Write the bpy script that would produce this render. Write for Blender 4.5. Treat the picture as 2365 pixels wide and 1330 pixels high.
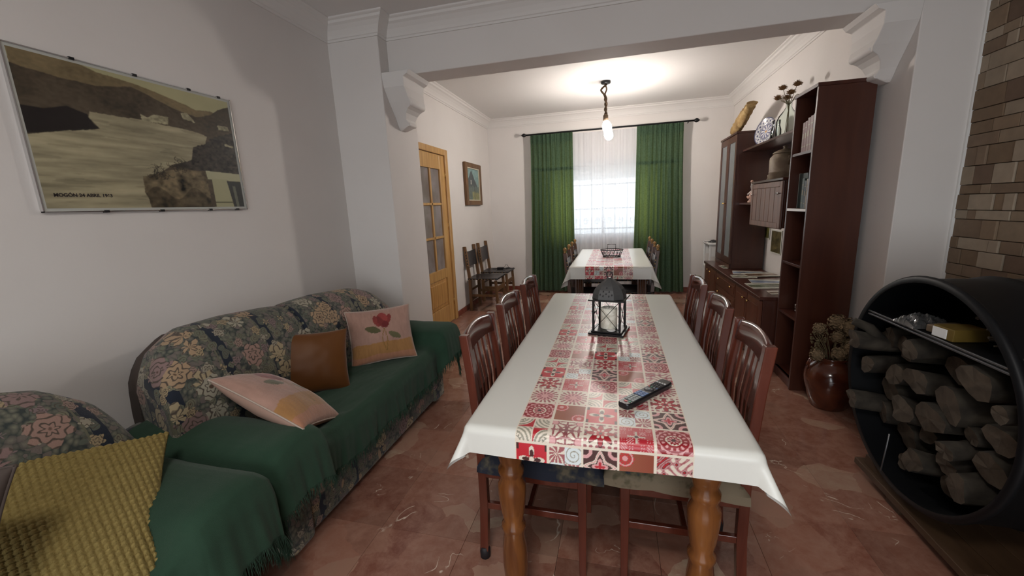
import bpy, math, random
import numpy as np
from mathutils import Vector, Matrix
PI = math.pi
for o in list(bpy.data.objects): bpy.data.objects.remove(o)
S = bpy.context.scene
COL = S.collection
rnd = random.Random(7)

# ------------------------------------------------------------------ camera
cam_d = bpy.data.cameras.new('camera'); cam = bpy.data.objects.new('camera', cam_d); COL.objects.link(cam)
_y, _p, _r = (math.radians(a) for a in (14.6785, 11.3067, -2.47158))
fwd = Vector((-math.sin(_y)*math.cos(_p), math.cos(_y)*math.cos(_p), -math.sin(_p)))
rt = Vector((math.cos(_y), math.sin(_y), 0)); up = rt.cross(fwd)
r2 = math.cos(_r)*rt + math.sin(_r)*up; u2 = -math.sin(_r)*rt + math.cos(_r)*up
cam.matrix_world = Matrix(((r2.x, u2.x, -fwd.x, 0), (r2.y, u2.y, -fwd.y, 0), (r2.z, u2.z, -fwd.z, 1.40), (0, 0, 0, 1)))
cam_d.sensor_fit = 'HORIZONTAL'; cam_d.sensor_width = 36; cam_d.lens = 930.28/2365*36; cam_d.clip_start = .02
S.camera = cam
# ------------------------------------------------------------------ world, light, exposure
W = bpy.data.worlds.new('daylight'); S.world = W; W.use_nodes = True
W.node_tree.nodes['Background'].inputs[0].default_value = (.86, .93, 1.0, 1)
W.node_tree.nodes['Background'].inputs[1].default_value = 1.7
S.view_settings.view_transform = 'Standard'; S.view_settings.look = 'None'
S.view_settings.gamma = 1; S.view_settings.use_curve_mapping = False
S.view_settings.exposure = 0.0
def area(name, loc, rot, sx, sy, col, power, portal=False):
    d = bpy.data.lights.new(name, 'AREA'); d.shape = 'RECTANGLE'; d.size = sx; d.size_y = sy
    d.color = col; d.energy = power
    if portal: d.cycles.is_portal = True
    o = bpy.data.objects.new(name, d); COL.objects.link(o); o.location = loc; o.rotation_euler = rot
    return o
BULB = 295.0
area('window_sky_portal', (-.2, 6.83, 1.42), (-PI/2, 0, 0), 1.65, 1.25, (1, 1, 1), 1, True)
area('window_daylight', (-.2, 7.1, 1.35), (-PI/2, 0, 0), 1.6, 1.0, (.92, .97, 1), 12)
area('patio_door_daylight', (.2, -2.85, 1.25), (PI/2, 0, 0), 2.6, 1.9, (.95, .98, 1), 46)
area('ceiling_lamp_behind', (-.15, -.35, 2.62), (0, 0, 0), .45, .45, (1, .96, .91), 28)

# ------------------------------------------------------------------ materials
MATS = {}
def nd(nt, t, **kw):
    n = nt.nodes.new(t)
    for k, v in kw.items(): setattr(n, k, v)
    return n
def mk(name, col, rough=.6, metal=0., spec=.5, noise=None, bump=None, coat=0., sheen=0., emit=None, estr=0., trans=0., ior=1.45, alpha=None):
    """col base colour; noise=(col2, scale, stretch xyz, sharp); bump=(scale, strength, stretch)"""
    if name in MATS: return MATS[name]
    m = bpy.data.materials.new(name); m.use_nodes = True; nt = m.node_tree; b = nt.nodes['Principled BSDF']
    b.inputs['Base Color'].default_value = (*col, 1); b.inputs['Roughness'].default_value = rough
    b.inputs['Metallic'].default_value = metal; b.inputs['Specular IOR Level'].default_value = spec
    b.inputs['Coat Weight'].default_value = coat; b.inputs['Coat Roughness'].default_value = .08
    b.inputs['Sheen Weight'].default_value = sheen; b.inputs['Sheen Roughness'].default_value = .4
    b.inputs['Transmission Weight'].default_value = trans; b.inputs['IOR'].default_value = ior
    if emit: b.inputs['Emission Color'].default_value = (*emit, 1); b.inputs['Emission Strength'].default_value = estr
    tc = nd(nt, 'ShaderNodeTexCoord')
    if noise:
        c2, sc, st, lo, hi = noise
        mp = nd(nt, 'ShaderNodeMapping'); mp.inputs['Scale'].default_value = st
        n = nd(nt, 'ShaderNodeTexNoise'); n.inputs['Scale'].default_value = sc; n.inputs['Detail'].default_value = 6; n.inputs['Distortion'].default_value = .4
        r = nd(nt, 'ShaderNodeMapRange'); r.inputs[1].default_value = lo; r.inputs[2].default_value = hi
        mx = nd(nt, 'ShaderNodeMix', data_type='RGBA'); mx.inputs[6].default_value = (*col, 1); mx.inputs[7].default_value = (*c2, 1)
        nt.links.new(tc.outputs['Object'], mp.inputs[0]); nt.links.new(mp.outputs[0], n.inputs['Vector'])
        nt.links.new(n.outputs[0], r.inputs[0]); nt.links.new(r.outputs[0], mx.inputs[0]); nt.links.new(mx.outputs[2], b.inputs['Base Color'])
    if bump:
        sc, stn, st = bump
        mp = nd(nt, 'ShaderNodeMapping'); mp.inputs['Scale'].default_value = st
        n = nd(nt, 'ShaderNodeTexNoise'); n.inputs['Scale'].default_value = sc; n.inputs['Detail'].default_value = 4
        bp = nd(nt, 'ShaderNodeBump'); bp.inputs['Strength'].default_value = stn; bp.inputs['Distance'].default_value = .004
        nt.links.new(tc.outputs['Object'], mp.inputs[0]); nt.links.new(mp.outputs[0], n.inputs['Vector'])
        nt.links.new(n.outputs[0], bp.inputs['Height']); nt.links.new(bp.outputs[0], b.inputs['Normal'])
    MATS[name] = m; return m
Z3 = (1, 1, 1)
wallp = mk('wall_paint', (.70, .668, .642), .75, noise=((.665, .63, .602), 1.6, Z3, .3, .7), bump=(55, .10, Z3))
ceilp = mk('ceiling_paint', (.72, .70, .68), .8, bump=(60, .08, Z3))
stucco = mk('plaster_white', (.70, .675, .65), .65, bump=(90, .08, Z3))
mahog = mk('mahogany', (.050, .014, .008), .34, noise=((.072, .022, .012), 5, (3, 3, .35), .3, .7), coat=.25)
mahogh = mk('mahogany_across', (.075, .023, .013), .30, noise=((.045, .011, .008), 5, (3, .35, 3), .3, .7), coat=.3)
mahogin = mk('mahogany_inside', (.035, .011, .010), .5)
chairw = mk('chair_wood', (.115, .028, .016), .20, noise=((.07, .016, .009), 9, (3, 3, .3), .3, .7), coat=.6)
pine = mk('varnished_pine', (.58, .345, .125), .35, noise=((.42, .22, .065), 7, (5, 5, .35), .35, .7), coat=.3)
pineh = mk('varnished_pine_panel', (.54, .30, .10), .35, noise=((.38, .19, .05), 9, (4, 4, .5), .4, .65), coat=.3)
legw = mk('honey_pine', (.205, .075, .019), .25, noise=((.10, .032, .009), 9, (3, 3, .35), .35, .7), coat=.6)
legd = mk('dark_table_wood', (.10, .04, .018), .35, noise=((.05, .018, .01), 9, (3, 3, .3), .35, .7), coat=.3)
rustic = mk('rustic_oak', (.17, .085, .032), .45, noise=((.09, .042, .017), 10, (3, 3, .3), .35, .7))
leather = mk('dark_leather', (.017, .013, .015), .33, bump=(70, .5, Z3))
blackm = mk('black_metal', (.012, .012, .013), .38, metal=.3)
blackr = mk('black_rubber', (.012, .010, .012), .6)
iron = mk('wrought_iron', (.02, .02, .021), .45, metal=.6, bump=(80, .3, Z3))
brass = mk('brass', (.75, .52, .2), .2, metal=1)
chrome = mk('chrome', (.7, .7, .7), .15, metal=1)
white = mk('white_lacquer', (.75, .75, .73), .35)
alu = mk('window_aluminium', (.75, .76, .77), .4)
skirt = mk('skirting_marble', (.16, .035, .022), .25, noise=((.24, .075, .05), 14, Z3, .35, .7))
wax = mk('candle_wax', (.88, .86, .76), .5, noise=((.70, .67, .56), 60, Z3, .4, .6))
greenth = mk('green_throw_cloth', (.022, .050, .031), .9, spec=.12, noise=((.032, .068, .043), 3, (1, 1, 1), .3, .7), bump=(330, .5, (1, 2.5, 1)), sheen=.12)
velvet = mk('brown_velvet', (.125, .045, .009), .5, spec=.3, noise=((.10, .034, .007), 3, Z3, .3, .7), sheen=.3)
must = mk('mustard_knit', (.275, .205, .065), .85, noise=((.215, .158, .048), 60, Z3, .3, .7), bump=(400, .5, Z3))
drum = mk('black_drum_paint', (.0035, .004, .005), .5, spec=.3, bump=(6, .15, Z3))
bark = mk('olive_bark', (.046, .038, .027), .9, noise=((.018, .014, .010), 14, (1, 1, 1), .35, .65), bump=(30, 1., (.4, 1, 1)))
cutw = mk('cut_firewood', (.085, .064, .044), .8, noise=((.045, .033, .022), 18, Z3, .35, .65), bump=(40, .6, Z3))
palletw = mk('brown_platform_wood', (.07, .038, .018), .55, noise=((.05, .025, .012), 8, (3, .4, 3), .3, .7))
clay = mk('glazed_clay', (.105, .027, .012), .16, noise=((.055, .014, .008), 9, Z3, .35, .65), coat=.5, bump=(9, .25, Z3))
dried = mk('dried_flower', (.27, .19, .11), .9, noise=((.16, .11, .06), 80, Z3, .3, .7))
dstem = mk('dried_stem', (.13, .10, .05), .9)
dhead = mk('brown_flower_head', (.085, .035, .010), .9, noise=((.17, .085, .025), 120, Z3, .35, .7))
rope = mk('jute_rope', (.10, .062, .035), .9, bump=(160, .8, Z3))
mortar = mk('mortar', (.13, .095, .07), .9)
porc = mk('porcelain', (.75, .70, .66), .2)
crockm = mk('brown_crock', (.15, .105, .068), .6, noise=((.24, .19, .13), 9, Z3, .4, .65), bump=(40, .5, Z3))
fung = mk('bracket_fungus', (.17, .095, .032), .85, noise=((.33, .215, .09), 12, Z3, .35, .65), bump=(25, 1, Z3))
ebony = mk('black_plastic', (.010, .010, .012), .3)
cushin = mk('cushion_piping', (.42, .33, .27), .7)
ropec = mk('chair_cover_cream', (.50, .44, .33), .8, noise=((.36, .30, .2), 90, Z3, .35, .6))

def glassmat(name, col, dens, rough=.02):
    m = bpy.data.materials.new(name); m.use_nodes = True; nt = m.node_tree; nt.nodes.clear()
    o = nd(nt, 'ShaderNodeOutputMaterial'); t = nd(nt, 'ShaderNodeBsdfTransparent'); t.inputs[0].default_value = (*col, 1)
    g = nd(nt, 'ShaderNodeBsdfGlossy'); g.inputs['Roughness'].default_value = rough; f = nd(nt, 'ShaderNodeLayerWeight'); f.inputs[0].default_value = dens
    mx = nd(nt, 'ShaderNodeMixShader'); nt.links.new(f.outputs['Fresnel'], mx.inputs[0]); nt.links.new(t.outputs[0], mx.inputs[1]); nt.links.new(g.outputs[0], mx.inputs[2]); nt.links.new(mx.outputs[0], o.inputs[0])
    return m
pane = glassmat('clear_pane', (.97, .98, .98), .06)
gglass = glassmat('green_bottle_glass', (.955, .985, .965), .10)
cglass = glassmat('clear_glass', (.97, .98, .98), .3)
frost = mk('frosted_door_glass', (.30, .27, .27), .12, noise=((.20, .165, .15), 4, Z3, .35, .65), bump=(60, .2, Z3))
vitr = mk('cabinet_glass', (.20, .21, .215), .10, spec=.8)

def clothmat(name, col, tcol, fac, c2=None, scale=30, bumpsc=200, bumps=.2):
    """diffuse cloth that lets light through"""
    m = bpy.data.materials.new(name); m.use_nodes = True; nt = m.node_tree; nt.nodes.clear()
    o = nd(nt, 'ShaderNodeOutputMaterial'); d = nd(nt, 'ShaderNodeBsdfDiffuse'); t = nd(nt, 'ShaderNodeBsdfTranslucent'); mx = nd(nt, 'ShaderNodeMixShader')
    mx.inputs[0].default_value = fac; d.inputs[0].default_value = (*col, 1); t.inputs[0].default_value = (*tcol, 1)
    nt.links.new(d.outputs[0], mx.inputs[1]); nt.links.new(t.outputs[0], mx.inputs[2]); nt.links.new(mx.outputs[0], o.inputs[0])
    tc = nd(nt, 'ShaderNodeTexCoord')
    if c2:
        n = nd(nt, 'ShaderNodeTexVoronoi'); n.inputs['Scale'].default_value = scale; n.feature = 'DISTANCE_TO_EDGE'
        r = nd(nt, 'ShaderNodeMapRange'); r.inputs[1].default_value = .05; r.inputs[2].default_value = .25
        q = nd(nt, 'ShaderNodeMix', data_type='RGBA'); q.inputs[6].default_value = (*c2, 1); q.inputs[7].default_value = (*col, 1)
        nt.links.new(tc.outputs['Object'], n.inputs['Vector']); nt.links.new(n.outputs['Distance'], r.inputs[0]); nt.links.new(r.outputs[0], q.inputs[0]); nt.links.new(q.outputs[2], d.inputs[0])
    return m
curtm = clothmat('green_curtain_cloth', (.040, .070, .046), (.42, .50, .11), .15, (.060, .098, .062), 30)

def sheer_mat():
    m = bpy.data.materials.new('sheer_voile'); m.use_nodes = True; nt = m.node_tree; nt.nodes.clear()
    o = nd(nt, 'ShaderNodeOutputMaterial'); d = nd(nt, 'ShaderNodeBsdfDiffuse'); t = nd(nt, 'ShaderNodeBsdfTranslucent'); c = nd(nt, 'ShaderNodeBsdfTransparent')
    d.inputs[0].default_value = (.82, .82, .84, 1); t.inputs[0].default_value = (.85, .87, .90, 1)
    a = nd(nt, 'ShaderNodeMixShader'); a.inputs[0].default_value = .5; b = nd(nt, 'ShaderNodeMixShader'); b.inputs[0].default_value = .22
    nt.links.new(d.outputs[0], a.inputs[1]); nt.links.new(t.outputs[0], a.inputs[2]); nt.links.new(a.outputs[0], b.inputs[1]); nt.links.new(c.outputs[0], b.inputs[2]); nt.links.new(b.outputs[0], o.inputs[0])
    return m
sheer = sheer_mat()

def vcmat(name, rough=.6, spec=.4, coat=0., sheen=0., bump=None):
    m = bpy.data.materials.new(name); m.use_nodes = True; nt = m.node_tree; b = nt.nodes['Principled BSDF']
    a = nd(nt, 'ShaderNodeAttribute'); a.attribute_name = 'Col'; nt.links.new(a.outputs['Color'], b.inputs['Base Color'])
    b.inputs['Roughness'].default_value = rough; b.inputs['Specular IOR Level'].default_value = spec; b.inputs['Coat Weight'].default_value = coat; b.inputs['Sheen Weight'].default_value = sheen
    if bump:
        tc = nd(nt, 'ShaderNodeTexCoord'); n = nd(nt, 'ShaderNodeTexNoise'); n.inputs['Scale'].default_value = bump[0]
        bp = nd(nt, 'ShaderNodeBump'); bp.inputs['Strength'].default_value = bump[1]; bp.inputs['Distance'].default_value = .003
        nt.links.new(tc.outputs['Object'], n.inputs['Vector']); nt.links.new(n.outputs[0], bp.inputs['Height']); nt.links.new(bp.outputs[0], b.inputs['Normal'])
    return m
printm = vcmat('printed_vinyl', .30, .5)
vinyl = mk('cream_vinyl', (.71, .715, .67), .30, spec=.5, bump=(160, .05, Z3))
photom = vcmat('photo_print', .35, .4)
rosem = vcmat('printed_velvet', .8, .2, sheen=.4, bump=(120, .6))
ceram = vcmat('painted_ceramic', .15, .5)
coverm = vcmat('printed_paper', .25, .5)

def floral(name, dark=1.0):
    """tapestry upholstery: navy bands and clustered blossoms on a grey green ground"""
    m = bpy.data.materials.new(name); m.use_nodes = True; nt = m.node_tree; b = nt.nodes['Principled BSDF']; L = nt.links.new
    b.inputs['Roughness'].default_value = .85; b.inputs['Specular IOR Level'].default_value = .15; b.inputs['Sheen Weight'].default_value = .1
    tc = nd(nt, 'ShaderNodeTexCoord')
    nz = nd(nt, 'ShaderNodeTexNoise'); nz.inputs['Scale'].default_value = 11; nz.inputs['Detail'].default_value = 2; L(tc.outputs['Object'], nz.inputs['Vector'])
    vm = nd(nt, 'ShaderNodeVectorMath', operation='MULTIPLY_ADD'); vm.inputs[1].default_value = (.05, .05, .05); L(nz.outputs['Color'], vm.inputs[0]); L(tc.outputs['Object'], vm.inputs[2])
    def mixc(f, a, c, fac=None):
        q = nd(nt, 'ShaderNodeMix', data_type='RGBA')
        if f is not None: L(f, q.inputs[0])
        for s, v in ((6, a), (7, c)):
            if isinstance(v, tuple): q.inputs[s].default_value = (*[x*dark for x in v], 1)
            else: L(v, q.inputs[s])
        return q.outputs[2]
    def rng(s, a, c, x=0., y=1.):
        r = nd(nt, 'ShaderNodeMapRange'); r.inputs[1].default_value = a; r.inputs[2].default_value = c; r.inputs[3].default_value = x; r.inputs[4].default_value = y; L(s, r.inputs[0]); return r.outputs[0]
    def mth(op, s, v):
        q = nd(nt, 'ShaderNodeMath', operation=op)
        L(s, q.inputs[0]) if not isinstance(s, float) else setattr(q.inputs[0], 'default_value', s)
        if isinstance(v, float): q.inputs[1].default_value = v
        else: L(v, q.inputs[1])
        return q.outputs[0]
    # leaves ground
    v1 = nd(nt, 'ShaderNodeTexVoronoi'); v1.inputs['Scale'].default_value = 55; L(vm.outputs[0], v1.inputs['Vector'])
    g = mixc(rng(v1.outputs['Distance'], .1, .75), (.20, .195, .145), (.045, .055, .052))
    sep = nd(nt, 'ShaderNodeSeparateColor'); L(v1.outputs['Color'], sep.inputs[0])
    g = mixc(rng(sep.outputs[1], .6, .95), g, (.17, .14, .125))
    # vertical navy bands, following the run of the sofa (y)
    sx = nd(nt, 'ShaderNodeSeparateXYZ'); L(tc.outputs['Object'], sx.inputs[0])
    w = mth('FRACT', mth('MULTIPLY', sx.outputs[1], 1/.24), 0.)
    band = mth('LESS_THAN', mth('ABSOLUTE', mth('SUBTRACT', w, .5), 0.), .085)
    g = mixc(band, g, (.022, .028, .042))
    line = mth('LESS_THAN', mth('ABSOLUTE', mth('SUBTRACT', w, .36), 0.), .014)
    g = mixc(line, g, (.15, .145, .10))
    # leaves and many-petalled blossoms, each drawn round its own cell centre
    def vm_(op, a_, c_=None, val=None):
        q = nd(nt, 'ShaderNodeVectorMath', operation=op); L(a_, q.inputs[0])
        if c_ is not None: L(c_, q.inputs[1])
        if val is not None: q.inputs[1].default_value = val
        return q
    def blossoms(scale, offs, R0, pet, cols, keep, g):
        sc = vm_('MULTIPLY', vm2.outputs[0], val=(scale, scale, scale)); sc = vm_('ADD', sc.outputs[0], val=offs)
        v = nd(nt, 'ShaderNodeTexVoronoi'); v.inputs['Scale'].default_value = 1; v.inputs['Randomness'].default_value = .8; L(sc.outputs[0], v.inputs['Vector'])
        lc = vm_('SUBTRACT', sc.outputs[0], v.outputs['Position']); xyz = nd(nt, 'ShaderNodeSeparateXYZ'); L(lc.outputs[0], xyz.inputs[0])
        cs = nd(nt, 'ShaderNodeSeparateColor'); L(v.outputs['Color'], cs.inputs[0])
        an = nd(nt, 'ShaderNodeMath', operation='ARCTAN2'); L(mth('ADD', xyz.outputs[2], mth('MULTIPLY', xyz.outputs[0], -.8)), an.inputs[0]); L(xyz.outputs[1], an.inputs[1])
        ln_ = vm_('LENGTH', lc.outputs[0]).outputs['Value']
        ph = mth('ADD', mth('MULTIPLY', an.outputs[0], float(pet)), mth('MULTIPLY', cs.outputs[2], 6.28))
        wave = mth('COSINE', ph, 0.)
        edge = mth('SUBTRACT', mth('MULTIPLY', mth('ADD', mth('MULTIPLY', wave, .16), 1.), R0), ln_)
        mask = mth('MULTIPLY', rng(edge, 0., .02), mth('LESS_THAN', cs.outputs[1], keep))
        # nested petals: the wave turns with the distance from the heart
        rings = mth('COSINE', mth('ADD', mth('MULTIPLY', ln_, 34.), mth('MULTIPLY', wave, 1.6)), 0.)
        rp = nd(nt, 'ShaderNodeValToRGB'); L(cs.outputs[0], rp.inputs[0]); cr = rp.color_ramp; cr.interpolation = 'CONSTANT'
        while len(cr.elements) < len(cols): cr.elements.new(.5)
        for k_, (e, c_) in enumerate(zip(cr.elements, cols)): e.position = k_/len(cols); e.color = (*[x*dark for x in c_], 1)
        col = mixc(rng(rings, .35, .95), rp.outputs[0], (.095, .075, .060))
        col = mixc(rng(ln_, .09, .05), col, (.10, .06, .04))
        return mixc(mask, g, col)
    nz2 = nd(nt, 'ShaderNodeTexNoise'); nz2.inputs['Scale'].default_value = 26; L(tc.outputs['Object'], nz2.inputs['Vector'])
    vm2 = nd(nt, 'ShaderNodeVectorMath', operation='MULTIPLY_ADD'); vm2.inputs[1].default_value = (.022, .022, .022); L(nz2.outputs['Color'], vm2.inputs[0]); L(tc.outputs['Object'], vm2.inputs[2])
    g = blossoms(22., (3.1, 1.7, .4), .44, 2, [(.15, .16, .115), (.19, .185, .13), (.11, .125, .10)], .75, g)
    g = blossoms(17., (7.3, 2.2, 5.1), .40, 5, [(.30, .21, .175), (.33, .30, .23), (.22, .16, .16), (.36, .28, .17)], .62, g)
    g = blossoms(8.5, (1.3, 4.9, 2.6), .47, 6, [(.40, .28, .175), (.35, .225, .185), (.38, .35, .27), (.27, .18, .17), (.42, .34, .21)], .66, g)
    L(g, b.inputs['Base Color'])
    bp = nd(nt, 'ShaderNodeBump'); bp.inputs['Strength'].default_value = .35; bp.inputs['Distance'].default_value = .003
    n3 = nd(nt, 'ShaderNodeTexNoise'); n3.inputs['Scale'].default_value = 220; L(tc.outputs['Object'], n3.inputs['Vector']); L(n3.outputs[0], bp.inputs['Height']); L(bp.outputs[0], b.inputs['Normal'])
    return m
tapes = floral('tapestry_upholstery', .84)
seatc = floral('dark_floral_cover', .55)
brownb = mk('brown_backing_cloth', (.060, .045, .038), .9)

def marble():
    m = bpy.data.materials.new('red_marble_tile'); m.use_nodes = True; nt = m.node_tree; b = nt.nodes['Principled BSDF']; L = nt.links.new
    geo = nd(nt, 'ShaderNodeNewGeometry'); oi = nd(nt, 'ShaderNodeObjectInfo')
    def vor(sc, feat='F1', vec=None, rnd_=1.):
        v = nd(nt, 'ShaderNodeTexVoronoi'); v.inputs['Scale'].default_value = sc; v.feature = feat; v.inputs['Randomness'].default_value = rnd_; L(vec or geo.outputs['Position'], v.inputs['Vector']); return v
    nz = nd(nt, 'ShaderNodeTexNoise'); nz.inputs['Scale'].default_value = 5; nz.inputs['Detail'].default_value = 5; L(geo.outputs['Position'], nz.inputs['Vector'])
    vm = nd(nt, 'ShaderNodeVectorMath', operation='MULTIPLY_ADD'); vm.inputs[1].default_value = (.14, .14, .14); L(nz.outputs['Color'], vm.inputs[0]); L(geo.outputs['Position'], vm.inputs[2])
    v = vor(5.2, vec=vm.outputs[0]); sp = nd(nt, 'ShaderNodeSeparateColor'); L(v.outputs['Color'], sp.inputs[0])
    r = nd(nt, 'ShaderNodeValToRGB'); L(sp.outputs[0], r.inputs[0]); cr = r.color_ramp
    for p, c in ((.28, (.235, .100, .066)), (.52, (.27, .125, .085)), (.72, (.165, .058, .040)), (.92, (.34, .205, .145))):
        e = cr.elements.new(p); e.color = (*c, 1)
    cr.elements[0].color = (.20, .078, .052, 1); cr.elements[-1].color = (.42, .31, .22, 1)
    n2 = nd(nt, 'ShaderNodeTexNoise'); n2.inputs['Scale'].default_value = 14; n2.inputs['Detail'].default_value = 8; n2.inputs['Roughness'].default_value = .7; L(vm.outputs[0], n2.inputs['Vector'])
    rr = nd(nt, 'ShaderNodeMapRange'); rr.inputs[1].default_value = .35; rr.inputs[2].default_value = .7; L(n2.outputs[0], rr.inputs[0])
    mx = nd(nt, 'ShaderNodeMix', data_type='RGBA'); L(rr.outputs[0], mx.inputs[0]); L(r.outputs[0], mx.inputs[6]); mx.inputs[7].default_value = (.31, .165, .118, 1)
    # white veins: thin iso lines of noise, masked
    n3 = nd(nt, 'ShaderNodeTexNoise'); n3.inputs['Scale'].default_value = 2.6; n3.inputs['Detail'].default_value = 4; n3.inputs['Distortion'].default_value = 1.2; L(geo.outputs['Position'], n3.inputs['Vector'])
    a = nd(nt, 'ShaderNodeMath', operation='SUBTRACT'); L(n3.outputs[0], a.inputs[0]); a.inputs[1].default_value = .52
    a2 = nd(nt, 'ShaderNodeMath', operation='ABSOLUTE'); L(a.outputs[0], a2.inputs[0])
    a3 = nd(nt, 'ShaderNodeMapRange'); L(a2.outputs[0], a3.inputs[0]); a3.inputs[1].default_value = .001; a3.inputs[2].default_value = .006; a3.inputs[3].default_value = 1; a3.inputs[4].default_value = 0
    n4 = nd(nt, 'ShaderNodeTexNoise'); n4.inputs['Scale'].default_value = 6.5; n4.inputs['Detail'].default_value = 3; L(geo.outputs['Position'], n4.inputs['Vector'])
    a4 = nd(nt, 'ShaderNodeMapRange'); L(n4.outputs[0], a4.inputs[0]); a4.inputs[1].default_value = .56; a4.inputs[2].default_value = .63
    a5 = nd(nt, 'ShaderNodeMath', operation='MULTIPLY'); L(a3.outputs[0], a5.inputs[0]); L(a4.outputs[0], a5.inputs[1])
    mv = nd(nt, 'ShaderNodeMix', data_type='RGBA'); L(a5.outputs[0], mv.inputs[0]); L(mx.outputs[2], mv.inputs[6]); mv.inputs[7].default_value = (.62, .50, .40, 1)
    # tone of each tile
    hs = nd(nt, 'ShaderNodeHueSaturation'); L(mv.outputs[2], hs.inputs['Color']); tv = nd(nt, 'ShaderNodeMapRange'); L(oi.outputs['Random'], tv.inputs[0]); tv.inputs[3].default_value = .82; tv.inputs[4].default_value = 1.14; L(tv.outputs[0], hs.inputs['Value'])
    L(hs.outputs[0], b.inputs['Base Color']); b.inputs['Roughness'].default_value = .2; b.inputs['Specular IOR Level'].default_value = .5
    return m
marb = marble()
def randmat(name, cols, rough=.8, bump=None):
    """colour picked per object"""
    m = bpy.data.materials.new(name); m.use_nodes = True; nt = m.node_tree; b = nt.nodes['Principled BSDF']; L = nt.links.new
    oi = nd(nt, 'ShaderNodeObjectInfo'); r = nd(nt, 'ShaderNodeValToRGB'); L(oi.outputs['Random'], r.inputs[0]); cr = r.color_ramp; cr.interpolation = 'CONSTANT'
    while len(cr.elements) < len(cols): cr.elements.new(.5)
    for i, (e, c) in enumerate(zip(cr.elements, cols)): e.position = i/len(cols); e.color = (*c, 1)
    tc = nd(nt, 'ShaderNodeNewGeometry'); n = nd(nt, 'ShaderNodeTexNoise'); n.inputs['Scale'].default_value = 22; L(tc.outputs['Position'], n.inputs['Vector'])
    mr = nd(nt, 'ShaderNodeMapRange'); mr.inputs[3].default_value = .8; mr.inputs[4].default_value = 1.2; L(n.outputs[0], mr.inputs[0])
    hs = nd(nt, 'ShaderNodeHueSaturation'); L(mr.outputs[0], hs.inputs['Value']); L(r.outputs[0], hs.inputs['Color']); L(hs.outputs[0], b.inputs['Base Color']); b.inputs['Roughness'].default_value = rough
    bp = nd(nt, 'ShaderNodeBump'); bp.inputs['Strength'].default_value = .4; bp.inputs['Distance'].default_value = .004; L(n.outputs[0], bp.inputs['Height']); L(bp.outputs[0], b.inputs['Normal'])
    return m
brickm = randmat('stone_cladding', [(.17, .115, .070), (.235, .175, .118), (.27, .215, .155), (.18, .125, .082), (.31, .25, .185), (.215, .15, .095), (.135, .088, .058), (.20, .14, .092)])

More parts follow.
